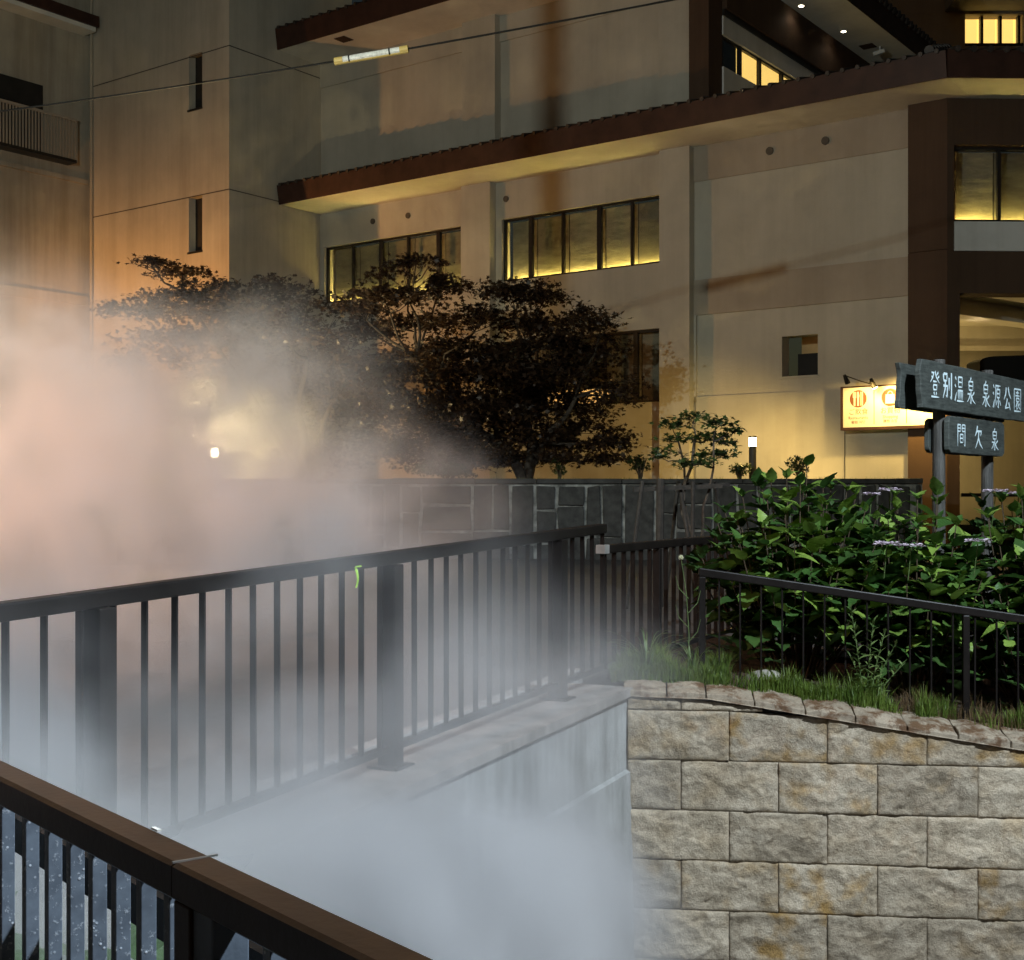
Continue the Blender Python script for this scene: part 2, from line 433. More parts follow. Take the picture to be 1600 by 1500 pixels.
# ---------------------------------------------------------------- concrete retaining wall (channel side)
cw = empty('concrete_wall', CORNER, label='weathered concrete channel wall running below the tall fence into the steam', cat='wall')
m = MB()
def L(v): return Vector(v) - CORNER
rs = np.linspace(-13, .02, 27)
top = []
vs, fs = [], []
prof = [(0.0, -.055), (0.0, -.56), (-.03, -.575), (-.09, -3.3)]   # (offset to the left, dz): upper band, small ledge, lower face
for r in rs:
    for o_, dz in prof:
        vs.append(L(bank(r, o_, dz)))
n = len(prof)
for i in range(len(rs) - 1):
    for j in range(n - 1):
        fs.append((i*n+j, i*n+j+1, (i+1)*n+j+1, (i+1)*n+j))
m.add(vs, fs)
m.build('wall_face', M['concrete'], cw)
m = MB()
for i in range(len(rs) - 1):
    a, b = rs[i], rs[i+1]
    ring = []
    for dz in (-.058, 0):
        ring += [L(bank(a, -.035, dz)), L(bank(b, -.035, dz)), L(bank(b, .5, dz)), L(bank(a, .5, dz))]
    m.hexa(ring)
m.build('ledge', M['ledge'], cw)
for i in range(16):
    a = -12.4 + i * .8; m = MB(); ring = []
    for dz in (-.06, .045 + random.uniform(-.004, .004)):
        ring += [L(bank(a, .50, dz)), L(bank(a + .79, .50, dz)), L(bank(a + .79, .60, dz)), L(bank(a, .60, dz))]
    m.hexa(ring).build('kerb_stone', M['kerb'], cw, bevel=.006)

# ---------------------------------------------------------------- rock-faced block wall
sw = empty('stone_block_wall', CORNER, label='buff rock-faced block retaining wall with sloping rusty coping under the flower bed', cat='wall')
def ztop(u):                # underside of the coping
    if u < .55: return .19 - .04 - .012 * u / .55
    return .138 - .148 * (u - .55)
def su(u, off, z): p = DS * u + NS * off; return Vector((p.x, p.y, z))
m = MB()
uu = np.linspace(-.1, 4.6, 40)
vs, fs = [], []
for u in uu:
    vs += [su(u, .025, ztop(u) - .01), su(u, .045, -3.3)]
fs = [(2*i, 2*i+1, 2*i+3, 2*i+2) for i in range(len(uu)-1)]
m.add(vs, fs); m.build('joint_backing', M['gstone'], sw)
def rockblock(u0, u1, z0, z1l, z1r, seed):
    nu, nv = max(6, int((u1-u0) * 80)), max(4, int((max(z1l, z1r)-z0) * 80))
    g_ = .0021
    vs, fs = [], []
    amp = .037 + .013 * random.random()
    ox, oz = random.uniform(-50, 50), random.uniform(-50, 50)
    for j in range(nv + 1):
        for i in range(nu + 1):
            fu, fv = i / nu, j / nv
            u = u0 + g_ + (u1 - u0 - 2*g_) * fu
            zt = z1l + (z1r - z1l) * fu
            z = z0 + g_ + (zt - z0 - 2*g_) * fv
            e = min(fu * (u1-u0), (1-fu) * (u1-u0), fv * (zt-z0), (1-fv) * (zt-z0))
            k = .72 + .28 * min(1, e / .02)
            p = Vector((u * 5.6 + ox, z * 7.4 + oz, seed))
            pw = p + Vector((noise.noise(p * 1.7), noise.noise(p * 1.7 + Vector((7, 3, 1))), 0)) * .55
            ds, ps = noise.voronoi(pw)
            c0 = ps[0]; rnd = noise.cell_vector(c0 * 17.3)
            facet = .5 + .35 * rnd.x + .45 * (rnd.y * (pw.x - c0.x) + rnd.z * (pw.y - c0.y))
            rdg = 1 - abs(noise.noise(p * .8 + Vector((0, 0, 9)))) * 2.2
            fine = noise.noise(p * 3.3) * .5 + noise.noise(p * 7.7) * .3
            d = amp * max(.05, .15 + .55 * facet + .30 * rdg + .16 * fine) * k
            off = -d
            if e < 1e-6: off = -.72 * amp * max(.05, .15 + .55 * facet + .30 * rdg + .16 * fine)
            vs.append(su(u, off, z))
    W = nu + 1
    for j in range(nv):
        for i in range(nu): fs.append((j*W+i, j*W+i+1, (j+1)*W+i+1, (j+1)*W+i))
    # sides running back to the backing
    edge = [i for i in range(W)] + [j*W + nu for j in range(1, nv+1)] + [nv*W + i for i in range(nu-1, -1, -1)] + [j*W for j in range(nv-1, 0, -1)]
    b = len(vs)
    for e_ in edge:
        v = Vector(vs[e_]); vs.append(v + NS * .085)
    ne = len(edge)
    for i in range(ne):
        j = (i + 1) % ne; fs.append((edge[j], edge[i], b + i, b + j))
    mb = MB(); mb.add(vs, fs); return mb
zc = [.055 - .3405 * k for k in range(-1, 8)]
for k in range(8):
    zt, zb = zc[k], zc[k+1]
    odd = (k % 2 == 1)
    start = .037 if odd else .367
    js = [0.0] + [start + .655 * i for i in range(1 if odd else 0, 7)]
    for i in range(len(js) - 1):
        u0, u1 = js[i], js[i+1]
        if u0 > 3.6: continue
        zl, zr = min(zt, ztop(u0)), min(zt, ztop(u1))
        if zl - zb < .03 and zr - zb < .03: continue
        if zr - zb < .025:
            t_ = (zl - zb - .025) / max(1e-6, zl - zr); u1 = u0 + (u1-u0) * t_; zr = zb + .025
        if zl < zt and False: pass
        rockblock(u0, u1, zb, zl, zr, k * 7.0 + i).build('stone_block', M['stone'], sw, smooth=True)
cu = [-.03, .27, .535, .86, 1.2, 1.53, 1.87, 2.2, 2.54, 2.87, 3.2, 3.53]
for i in range(len(cu) - 1):
    u0, u1 = cu[i] + .004, cu[i+1] - .004
    nu, nv = 12, 7; vs, fs = [], []; sd = random.uniform(0, 99); dzs, tl = random.uniform(-.004, .006), random.uniform(-.012, .012)
    for j in range(nv + 1):
        for ii in range(nu + 1):
            u = u0 + (u1-u0) * ii / nu; off = -.045 + .33 * j / nv
            bump_ = dzs + tl * (ii / nu - .5) + .018 * noise.noise(Vector((u * 11, off * 11, sd))) + .02 * math.sin(math.pi * ii / nu) * math.sin(math.pi * min(1, (j + .3) / nv))
            jit = .012 * noise.noise(Vector((u * 12, sd, 0)))
            vs.append(su(u, off + (jit if j == 0 else 0), ztop(u) + .042 + .05 * (j / nv) + bump_))
    W = nu + 1
    for j in range(nv):
        for ii in range(nu): fs.append((j*W+ii, j*W+ii+1, (j+1)*W+ii+1, (j+1)*W+ii))
    edge = list(range(W)) + [j*W+nu for j in range(1, nv+1)] + [nv*W+ii for ii in range(nu-1, -1, -1)] + [j*W for j in range(nv-1, 0, -1)]
    b = len(vs)
    for e_ in edge:
        v = Vector(vs[e_]); u = (v - NS * v.dot(NS)).dot(DS); vs.append(Vector((v.x, v.y, ztop(u) + .001)))
    for ii in range(len(edge)):
        j = (ii + 1) % len(edge); fs.append((edge[j], edge[ii], b + ii, b + j))
    fs.append(tuple(b + ii for ii in range(len(edge))))
    MB().add(vs, fs).build('coping_stone', M['coping'], sw, bevel=.006)

# planting bed behind the stone wall
def gz(u, off): return ztop(u) + .055 + .06 * min(1, off / .8) + .03 * noise.noise(Vector((u * 1.5, off * 1.5, 3)))
m = MB(); nu, nv = 30, 14; vs, fs = [], []
for j in range(nv + 1):
    for i in range(nu + 1):
        u = -.15 + 6.4 * i / nu; off = .22 + 3.0 * (j / nv) ** 1.3
        p = CORNER + DS * u + NS * off; vs.append((p.x, p.y, gz(u, off)))
for j in range(nv):
    for i in range(nu): fs.append((j*(nu+1)+i, j*(nu+1)+i+1, (j+1)*(nu+1)+i+1, (j+1)*(nu+1)+i))
m.add(vs, fs); tag(m.build('soil', M['soil'], smooth=True), kind='structure')
def bed(u, off, dz=0.0): p = CORNER + DS * u + NS * off; return Vector((p.x, p.y, gz(u, off) + dz))

# ---------------------------------------------------------------- fences
def simple_fence(root_name, label, p0, p1, posts, nbar, h_top, rail_h, rail_w, bar_t, bar_d, post_w, base0, base1, parent_group, bot=.10, cap=None):
    """p0, p1: ground points (x, y); base0/base1: ground level there; posts: fractions; nbar: number of spaces."""
    o = Vector((p0[0], p0[1], base0)); f = empty(root_name, o, label=label, cat='fence', group=parent_group)
    d = Vector((p1[0]-p0[0], p1[1]-p0[1], 0)); Ln = d.length; d.normalize(); sd = Vector((-d.y, d.x, 0))
    def P(t, off, h): return d * (Ln * t) + sd * off + Vector((0, 0, (base1-base0) * t + h))
    MB().bar(P(0, 0, h_top - rail_h/2), P(1, 0, h_top - rail_h/2), rail_w, rail_h).build('top_rail', M['fence'], f, bevel=.008)
    MB().bar(P(0, 0, bot), P(1, 0, bot), rail_w * .5, .035).build('bottom_rail', M['fence'], f)
    for t in posts:
        mb = MB(); a = P(t, 0, 0)
        mb.bar(P(t, 0, -.02), P(t, 0, h_top - rail_h - .002), post_w, post_w * .85, up=d).build('post', M['fence'], f, bevel=.006)
    hb = h_top - rail_h - .001
    me = None
    for i in range(nbar + 1):
        t = i / nbar
        if any(abs(t - q) * Ln < post_w * .7 for q in posts): continue
        if me is None:
            mb = MB()
            q = [d * (sx * bar_t / 2) + sd * (sy * bar_d / 2) for sx, sy in ((-1,-1),(1,-1),(1,1),(-1,1))]
            me = mb.hexa([v + Vector((0,0,bot + .018)) for v in q] + [v + Vector((0,0,hb)) for v in q]).mesh('baluster', M['fence'])
        b = link('baluster', me, f); b.location = P(t, 0, 0)
        b.rotation_euler = (random.uniform(-.003, .003), random.uniform(-.003, .003), random.uniform(-.06, .06))
    return f, P
G_F = 'dark metal fences along the steaming channel'
a = bank(-8.92, .26); b = bank(.17, .26)
Lf = 9.09; posts = [(r + 8.92) / Lf for r in (-8.85, -6.78, -4.71, -2.64, -.575)]
fence1, PF = simple_fence('metal_fence', 'tall dark metal fence half lost in steam on the concrete ledge', a, b, posts, 53, 1.115, .065, .085, .010, .029, .105, a.z, b.z, G_F)
for t in posts[2:]:
    MB().box(-.09, .09, -.09, .09, 0, .012).build('base_plate', M['fence'], fence1, M=Matrix.Translation(PF(t, 0, .0)) @ Matrix.Rotation(math.atan2(DB.y, DB.x), 4, 'Z'))
a = bank(.22, .26); b = bank(3.3, .20); a.z = b.z = .21
fence2, PF2 = simple_fence('metal_fence', 'lower dark fence with pale end cap leading back to the small maple', a, b, [.33, .66, .99], 18, .965, .06, .07, .011, .034, .06, .21, .22, G_F)
d2_ = (Vector((b.x, b.y, 0)) - Vector((a.x, a.y, 0))).normalized()
MB().bar(-d2_ * .075 + Vector((0,0,.935)), d2_ * .005 + Vector((0,0,.935)), .074, .064).build('end_cap', M['cap'], fence2, bevel=.004)
a = CORNER + DS * .50 + NS * .45; b = CORNER + DS * 3.6 + NS * .45
za, zb_ = 1.01 - .86, 1.01 - .86 - .141 * 3.1
fence3, _ = simple_fence('metal_fence', 'low dark fence crossing in front of the hydrangeas', a, b, [.008, .60], 21, .86, .06, .06, .011, .026, .055, za, zb_, G_F, bot=.06)
# lime ribbon tied round one baluster
def ribbon():
    p = at(560, 886, 6.36); me = MB(); pts = []
    for i in range(9):
        t = i / 8; pts.append(p + Vector((-.012 + .012 * math.sin(t * 3), -.02 - .006 * math.sin(t * 5), -.10 * t)))
    vs, fs = [], []
    for i, q in enumerate(pts):
        wd = .006 * (1 - .4 * i / 8); vs += [q + Vector((-wd, 0, 0)), q + Vector((wd, .004, 0)), q + Vector((wd, .007, 0)), q + Vector((-wd, .003, 0))]
    for i in range(8):
        for k in range(4):
            k2 = (k + 1) % 4; fs.append((4*i+k, 4*i+k2, 4*i+4+k2, 4*i+4+k))
    me.add(vs, fs)
    me.bar(p + Vector((-.012, -.022, .002)), p + Vector((.018, -.022, .006)), .004, .008)
    tag(me.build('ribbon', M['ribbon']), 'lime green ribbon tied to a baluster of the tall fence', 'ribbon')
ribbon()

# ---------------------------------------------------------------- foreground railing
fr = empty('railing', (P_R.x, P_R.y, 0), label='near brown handrail with wet blue-grey balusters crossing the bottom left corner', cat='railing')
def nl(r, off, z): return RD * r + RN * off + Vector((0, 0, z))
rw = .068
def rail_seg(r0, r1):
    poly = [(-rw+.006, 0), (-.004, 0), (0, .004), (0, .046), (-.008, .050), (-rw+.012, .050), (-rw, .040), (-rw, .006)]
    vs = [nl(r0, p[0] + rw, .95 + p[1]) for p in poly] + [nl(r1, p[0] + rw, .95 + p[1]) for p in poly]
    n = len(poly); fs = [tuple(range(n)), tuple(reversed(range(n, 2*n)))]
    for i in range(n):
        j = (i+1) % n; fs.append((i, n+i, n+j, j))
    return MB().add(vs, fs)
def r_at(px):            # distance along the near rail's camera-side face at a pixel column
    a = (px - 800) / FPX; q = P_R + RN * rw
    return (a * q.y - q.x) / (RD.x - a * RD.y)
rj = r_at(268)
rail_seg(-2.5, rj - .0012).build('top_rail', M['rail_brown'], fr)
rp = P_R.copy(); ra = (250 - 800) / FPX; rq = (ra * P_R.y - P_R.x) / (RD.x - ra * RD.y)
MB().bar(nl(rq - .011, .006, 1.001), nl(rq + .011, .006, 1.001), .007, .003).build('rail_glint', M['sleeve_w'], fr)  # pale plate standing in for the glint of lamplight on the rail
rail_seg(rj + .0012, 2.6).build('top_rail', M['rail_brown'], fr)
MB().bar(nl(rj, -.001, 1.0), nl(rj, rw * .98, 1.0012), .0035, .0025).build('joint_strip', M['steel'], fr)
MB().bar(nl(rj + .022, rw * .5 + .012, .0), nl(rj + .022, rw * .5 + .012, .949), .05, .036, up=RN).build('post', M['rail_brown'], fr, bevel=.003)
MB().bar(nl(rj - 1.9, rw * .5, .0), nl(rj - 1.9, rw * .5, .949), .05, .036, up=RN).build('post', M['rail_brown'], fr, bevel=.003)
for z_ in (.12,):
    MB().bar(nl(-2.5, rw * .5, z_), nl(2.6, rw * .5, z_), .05, .04).build('bottom_rail', M['rail_brown'], fr)
MB().bar(nl(-2.5, -.10, .80), nl(2.6, -.10, .80), .03, .07).build('rear_rail', M['fence'], fr)
me = None
bar_px = [-75, -38, -2, 32, 65, 98, 133, 171, 213, 258, 364, 420, 480]
bar_r = [r_at(p) for p in bar_px]
bar_r = [bar_r[0] - .105 * k for k in range(1, 20) if bar_r[0] - .105 * k > -2.45] + bar_r + [bar_r[-1] + .105 * k for k in range(1, 20) if bar_r[-1] + .105 * k < 2.5]
for i, r_b in enumerate(bar_r):
    if me is None:
        q = [RD * (sx * .010) + RN * (sy * .0125) for sx, sy in ((-1,-1),(1,-1),(1,1),(-1,1))]
        mb = MB(); mb.hexa([v + Vector((0,0,.14)) for v in q] + [v + Vector((0,0,.949)) for v in q]); me = mb.mesh('baluster', M['drip'])
    o = link('baluster', me, fr, bevel=.0015); o.location = nl(r_b + .014, .016, 0); o.rotation_euler.z = random.uniform(-.04, .04)
r0, r1 = r_at(284), r_at(352)
m = MB(); m.bar(nl(r0 + .035, rw*.45, .14), nl(r0 + .035, rw*.45, .949), .055, .07, up=RD); m.build('cover_plate', M['plate'], fr, bevel=.003)
for rr in (.09, .0):
    MB().disc(nl(rj + .03, rw*.5 + .031, .86 - rr), RN, .006, .008, 10).build('bolt', M['steel'], fr)

# ---------------------------------------------------------------- hotel
HB = (OX, OY, 0)
hotel = empty('hotel_building', HB, BROT, label='cream hotel block with long brown eaves and rows of lit windows', cat='building')
Z1, Z2 = 9.20, 13.25                       # undersides of the two eaves
XL, XP = bs(500, .25), bs(1420)            # left inner corner, brown pillar
x_p1 = (bs(720), bs(765)); x_p2 = (0.0, bs(1077))
W_HI, W_LO = (6.78, 8.30), (3.68, 5.32)
def hb(name, mat, *a, parent=hotel, bevel=0):
    return MB().box(*a).build(name, M[mat], parent, bevel=bevel)
# pilasters
hb('pilaster', 'plaster', x_p1[0], x_p1[1], 0, .6, .8, Z1)
hb('pilaster', 'plaster', x_p2[0], x_p2[1], 0, .6, .8, Z1)
hb('pilaster', 'plaster', x_p1[0], x_p1[1] + .12, 0.05, .6, Z1 + .02, Z2)
hb('pilaster', 'plaster', x_p2[0] - .05, x_p2[1], 0.05, .6, Z1 + .02, Z2)
hb('corner_column', 'brown_wall', x_p2[1] + .002, bs(1108), -.02, .6, Z1 + .02, Z2)
# wall bays with window openings
def bay(x0, x1):
    m = MB()
    for z0, z1 in ((.8, W_LO[0]), (W_LO[1], W_HI[0]), (W_HI[1], Z1)):
        m.box(x0, x1, .25, .6, z0, z1)
    return m
bay(XL, x_p1[0]).build('wall', M['plaster'], hotel)
bay(x_p1[1], x_p2[0]).build('wall', M['plaster'], hotel)
def window(x0, x1, z0, z1, splits, wide=(), lit=True, parent=hotel, q=.33, T=None, room=None):
    """frame with one sub-part per pane; a blind behind each pane and a strip of light on the sill."""
    T = T or Matrix.Identity(4)
    m = MB(); fw = .05
    m.box(x0, x1, q, q + .09, z0, z0 + fw); m.box(x0, x1, q, q + .09, z1 - fw, z1)
    m.box(x0, x0 + fw, q, q + .09, z0 + fw, z1 - fw); m.box(x1 - fw, x1, q, q + .09, z0 + fw, z1 - fw)
    xs = [x0 + fw] + list(splits) + [x1 - fw]
    for i, s_ in enumerate(splits):
        h = .055 if i in wide else .03
        m.box(s_ - h, s_ + h, q - .005 * (i in wide), q + .085, z0 + fw, z1 - fw)
    f = m.build('window', M['frame'], parent, M=T)
    for i in range(len(xs) - 1):
        a, b = xs[i] + .03, xs[i+1] - .03
        MB().box(a - .005, b + .005, q + .05, q + .056, z0 + fw, z1 - fw).build('pane', M['glass'], f, M=T)
        # blind: gently rippled sheet
        nx, nz = 10, 8; vs, fs = [], []; sd = random.uniform(0, 50)
        for j in range(nz + 1):
            for k in range(nx + 1):
                x = a - .02 + (b - a + .04) * k / nx; z = z0 + .03 + (z1 - z0 - .06) * j / nz
                vs.append((x, q + .30 + .016 * noise.noise(Vector((x * 2 + z * 1.2, z * 2.5, sd))), z))
        for j in range(nz):
            for k in range(nx): fs.append((j*(nx+1)+k, j*(nx+1)+k+1, (j+1)*(nx+1)+k+1, (j+1)*(nx+1)+k))
        if room is None or i not in room:
            MB().add(vs, fs).build('blind', M['blind'], f, smooth=True, M=T)
            if lit and random.random() < 2:
                MB().box(a, b, q + .212, q + .272, z0 + .012, z0 + .035).build('light_strip', M['strip'], f, M=T)
                MB().box(a - .03, b + .03, q + .19, q + .205, z0 + .004, z0 + .07).build('light_shield', M['frame'], f, M=T)  # added lip that keeps the strip's light off the soffit
        else:
            MB().box(a - .02, b + .02, q + .5, q + .52, z0 + .03, z0 + .62).build('lit_room', M['orange_glow'], f, M=T)
            MB().box(a - .02, b + .02, q + .30, q + .31, z0 + .40, z1 - .03).build('blind', M['blind'], f, M=T)
    # dark reveal behind
    MB().box(x0 - .02, x1 + .02, q + .62, q + .66, z0 - .05, z1 + .05).build('room_back', M['dark'], f, M=T)
    return f
sp = lambda pxs: [bs(p, .36) for p in pxs]
window(bs(510, .33), x_p1[0] - .002, *W_HI, sp([552, 596, 638, 686]), wide=(1, 3))
window(x_p1[1] + .18, x_p2[0] - .002, *W_HI, sp([830, 880, 937, 988]), wide=(0, 2))
hb('wall_reveal', 'plaster', x_p1[1] + .001, x_p1[1] + .178, .252, .6, W_HI[0], W_HI[1])
hb('wall_reveal', 'plaster', XL, bs(510, .33) - .002, .252, .6, W_HI[0], W_HI[1])
window(XL + .3, x_p1[0] - .002, *W_LO, sp([560, 610, 665]), lit=False)
window(x_p1[1] + .2, x_p2[0] - .002, *W_LO, sp([838, 890, 945, 994]), wide=(3,), lit=False, room=(1, 2))
hb('wall_reveal', 'plaster', x_p1[1] + .001, x_p1[1] + .198, .252, .6, W_LO[0], W_LO[1])
for px, py in ((583, 346), (638, 337), (791, 311)):
    MB().disc((bs(px, .25), .235, bz(px, py, .25)), (0, 1, 0), .075, .03, 16).build('vent', M['vent'], hotel)
for px, py in ((1203, 236), (1290, 220)):
    MB().disc((bs(px, .2), .185, bz(px, py, .2)), (0, 1, 0), .085, .03, 16).build('vent', M['vent'], hotel)
# blank bay with recessed panels and one small opening
a, b = x_p2[1], XP
hb('band', 'band', a, b, .2, .6, 8.44, Z1)
hb('wall_panel', 'plaster', a, b, .235, .6, 6.29, 8.44)
hb('band', 'band', a, b, .2, .6, 5.52, 6.29)
ox0, ox1, oz0, oz1 = bs(1222, .26), bs(1278, .26), 4.07, 4.91
m = MB(); m.box(a + .06, ox0, .255, .6, 3.74, 5.52); m.box(ox1, b, .255, .6, 3.74, 5.52); m.box(ox0, ox1, .255, .6, 3.74, oz0); m.box(ox0, ox1, .255, .6, oz1, 5.52)
m.build('wall_panel', M['plaster'], hotel)
m = MB(); m.box(ox0 - .02, ox1 + .02, 1.3, 1.35, oz0 - .4, oz1 + .4); m.box(ox0 + .0, ox1 + .6, .62, 1.3, oz1 + .12, oz1 + .2); m.box(ox1 + .3, ox1 + .35, .6, 1.3, oz0 - .2, oz1 + .3)
m.build('opening_recess', M['inner'], hotel)
hb('opening_sill', 'plaster', ox0 - .03, ox1 + .02, .23, .5, oz0 - .05, oz0 - .001)
hb('dark_cabinet', 'frame', ox0 - .02, ox1 + .02, 1.1, 1.25, oz0 - .2, oz0 + .55)
m = MB(); m.hexa([(a, .2, .8), (a, .6, .8), (a + .06, .6, .8), (a + .0601, .2, .8), (a, .2, 5.52), (a, .6, 5.52), (a + .06, .6, 5.52), (a + .0601, .2, 5.52)])
m.build('wall_return', M['plaster'], hotel)
hb('wall_base', 'plaster', a, b, .2, .6, .8, 3.74)
# top storey wall with recessed panels
for x0, x1 in ((XL, x_p1[0]), (x_p1[1] + .12, x_p2[0] - .05)):
    hb('band', 'plaster', x0, x1, .25, .6, 12.63, Z2)
    hb('wall_panel', 'plaster', x0 + (.0), x1, .29, .6, Z1 + .02, 12.63)
# brown pillar at the right-hand corner
XC = bs(1480, -.05)
hb('pillar', 'brown_wall', XP, XC, -.05, .6, .3, 6.30)
hb('pillar', 'brown_wall', XP, XC, -.048, .6, 6.31, Z1)
# --- lower eave
QE = -1.3
xe0, xe1 = XL + .06, bs(1480, QE)
def eave(x0, x1, qf, z, hgt, nm='lower'):
    m = MB(); m.box(x0, x1, qf, .62, z, z + .10); m.build('soffit', M['soffit'], hotel)
    m = MB(); m.hexa([(x0, qf - .02, z - .012), (x1, qf - .02, z - .012), (x1, qf - .003, z - .012), (x0, qf - .003, z - .012),
                      (x0, qf - .10, z + hgt), (x1, qf - .10, z + hgt), (x1, qf + .02, z + hgt), (x0, qf + .02, z + hgt)])
    m.build('fascia', M['brown'], hotel)
    m = MB(); n = int((x1 - x0) / .30)
    for i in range(n):
        xa = x0 + (x1 - x0) * (i + .5) / n
        m.tube([(xa, qf - .15, z + hgt - .005), (xa, qf + 1.35, z + hgt + .39)], .045, 8)
    m.add([(x0, qf - .14, z + hgt), (x1, qf - .14, z + hgt), (x1, .1, z + hgt + .40), (x0, .1, z + hgt + .40)], [(0, 1, 2, 3)])
    tag(m.build('roof_tiles', M['tile'], hotel), kind='stuff')
eave(xe0, xe1, QE, Z1, .47)
eave(XL + .0, 2.62, QE, Z2, .52)
# ---- top storey: right-hand side face and its eave
XS = bs(1108)
def sbx(name, mat, q0, q1, z0, z1, dx=0.0, th=.3, bevel=0):
    return MB().box(XS - th, XS + dx, q0, q1, z0, z1).build(name, M[mat], hotel)
sbx('side_beam', 'brown_wall', .602, 13, 12.24, Z2, .12)
sbx('side_lintel', 'white', .602, 13, 11.69, 12.10, .03)
sbx('side_beam', 'frame', .602, 13, 12.10, 12.24, .06)
sbx('side_parapet', 'white', .602, 13, Z1, 10.98, .04)
sw_ = MB()
for q in (.64, 1.55, 2.55, 3.75, 4.9, 6.1, 7.3):
    sw_.box(XS - .10, XS - .02, q - .05, q + .05, 10.98, 11.69)
sw_.box(XS - .10, XS - .03, .6, 8, 11.64, 11.69); sw_.box(XS - .10, XS - .03, .6, 8, 10.98, 11.03)
sw_ = sw_.build('window', M['frame'], hotel)
qs = (.64, 1.55, 2.55, 3.75, 4.9, 6.1, 7.3)
for i in range(6):
    MB().box(XS - .062, XS - .056, qs[i] + .05, qs[i+1] - .05, 11.03, 11.64).build('pane', M['glass'], sw_)
    if i == 0: MB().box(XS - .15, XS - .13, qs[i] + .02, qs[i+1] - .02, 11.0, 11.688).build('room_back', M['dark'], sw_)
    else: MB().box(XS - .15, XS - .13, qs[i] + .02, qs[i+1] - .02, 11.0, 11.688).build('lit_room', M['room_glow'], sw_)
m = MB(); m.box(XS + .001, 2.62, .622, 14, Z2, Z2 + .1); m.build('soffit', M['soffit'], hotel)
m = MB(); m.hexa([(2.62, QE, Z2 - .012), (2.64, QE, Z2 - .012), (2.64, 14, Z2 - .012), (2.62, 14, Z2 - .012), (2.60, QE, Z2 + .5), (2.72, QE, Z2 + .5), (2.72, 14, Z2 + .5), (2.60, 14, Z2 + .5)])
m.build('fascia', M['brown'], hotel)
m = MB()
for i in range(48):
    q = QE + .3 * i + .15
    m.tube([(2.79, q, Z2 + .52), (1.6, q, Z2 + .85)], .085, 8)
tag(m.build('roof_tiles', M['tile'], hotel), kind='stuff')
def on_soffit(px, py, z):
    Y = (z - EYE) * FPX / (780 - py); X = (px - 800) / FPX * Y
    vx, vy = X - OX, Y - OY
    return vx * TX + vy * TY, vx * DX + vy * DY
for px, py in ((1252, 8), (1318, 48)):
    x, q = on_soffit(px, py, Z2)
    dl = MB().disc((x, q, Z2 - .012), (0, 0, 1), .085, .02, 20).build('downlight', M['soffit'], hotel)
    MB().disc((x, q, Z2 - .026), (0, 0, 1), .055, .006, 16).build('lens', M['down'], dl)
    lamp('downlight_lamp', 'SPOT', (x, q, Z2 - .05), 5, (1, .86, .65), hotel, .05, spot=R(140), blend=.6)
x, q = on_soffit(1356, 72, Z2)
hb('soffit_hatch', 'brown_wall', x - .18, x + .18, q - .18, q + .18, Z2 - .012, Z2 - .004)
x, q = on_soffit(537, 61, Z2)
hb('soffit_hatch', 'brown_wall', x - .18, x + .18, q - .18, q + .18, Z2 - .012, Z2 - .004)
x, q = on_soffit(1375, 72, Z2)
m = MB(); m.tube([(x, q, Z2 - .001), (x, q, Z2 - .12)], .025, 8); m.bar((x - .16, q - .06, Z2 - .2), (x + .1, q + .04, Z2 - .13), .09, .09)
m.build('security_camera', M['white'], hotel)

# ---- chamfered corner bay over the porch
C2 = b2w(XC, -.05, 0)
cdir = Vector((math.cos(R(2)), math.sin(R(2)), 0))
TC = Matrix.Translation((C2.x, C2.y, 0)) @ Matrix.Rotation(R(2), 4, 'Z')
TH = (Matrix.Translation(HB) @ Matrix.Rotation(BROT, 4, 'Z')).inverted() @ TC       # bay frame -> hotel frame
YC = C2.y
def cz(py): return EYE + (780 - py) / FPX * YC
def cx(px, q=0): return ((px - 800) / FPX * (YC + q) - C2.x) / 1.0
def cb(name, mat, x0, x1, y0, y1, z0, z1, parent=hotel, bevel=0):
    return MB().box(x0, x1, y0, y1, z0, z1).build(name, M[mat], parent, M=TH, bevel=bevel)
cb('corner_pillar', 'brown_wall', .004, cx(1500), .0, .5, .3, cz(458) - .001)
cb('beam', 'brown_wall', .004, 5.5, .0, .5, cz(458), cz(392))
cb('spandrel_panel', 'white', cx(1491), 5.5, -.03, .4, cz(392) + .001, cz(346))
cb('corner_pillar', 'brown_wall', .004, cx(1491) - .002, .0, .5, cz(392) + .001, cz(226))
cb('beam', 'brown_wall', .004, 5.5, .0, .5, cz(226) + .001, Z1)
window(cx(1491), 5.5, cz(345), cz(227), [cx(1566), cx(1650), cx(1730)], q=.1, T=TH)
m = MB(); m.add([(-.35, -1.35, Z1), (6, -1.2, Z1), (6, .3, Z1), (-.5, .3, Z1), (-.35, -1.35, Z1 + .1), (6, -1.2, Z1 + .1), (6, .3, Z1 + .1), (-.5, .3, Z1 + .1)], [(0,3,2,1),(4,5,6,7),(0,1,5,4),(1,2,6,5),(2,3,7,6),(3,0,4,7)])
E0 = TC.inverted() @ b2w(xe1, QE, 0)
m = MB(); m.box(E0.x + .002, 6, E0.y + .004, .05, Z1 + .004, Z1 + .1); m.build('soffit', M['soffit'], hotel, M=TH)
m = MB(); m.hexa([(E0.x, E0.y - .02, Z1 - .012), (6, E0.y - .02, Z1 - .012), (6, E0.y, Z1 - .012), (E0.x, E0.y, Z1 - .012), (E0.x - .02, E0.y - .1, Z1 + .47), (6, E0.y - .1, Z1 + .47), (6, E0.y + .03, Z1 + .47), (E0.x - .02, E0.y + .03, Z1 + .47)])
m.build('fascia', M['brown'], hotel, M=TH)
m = MB()
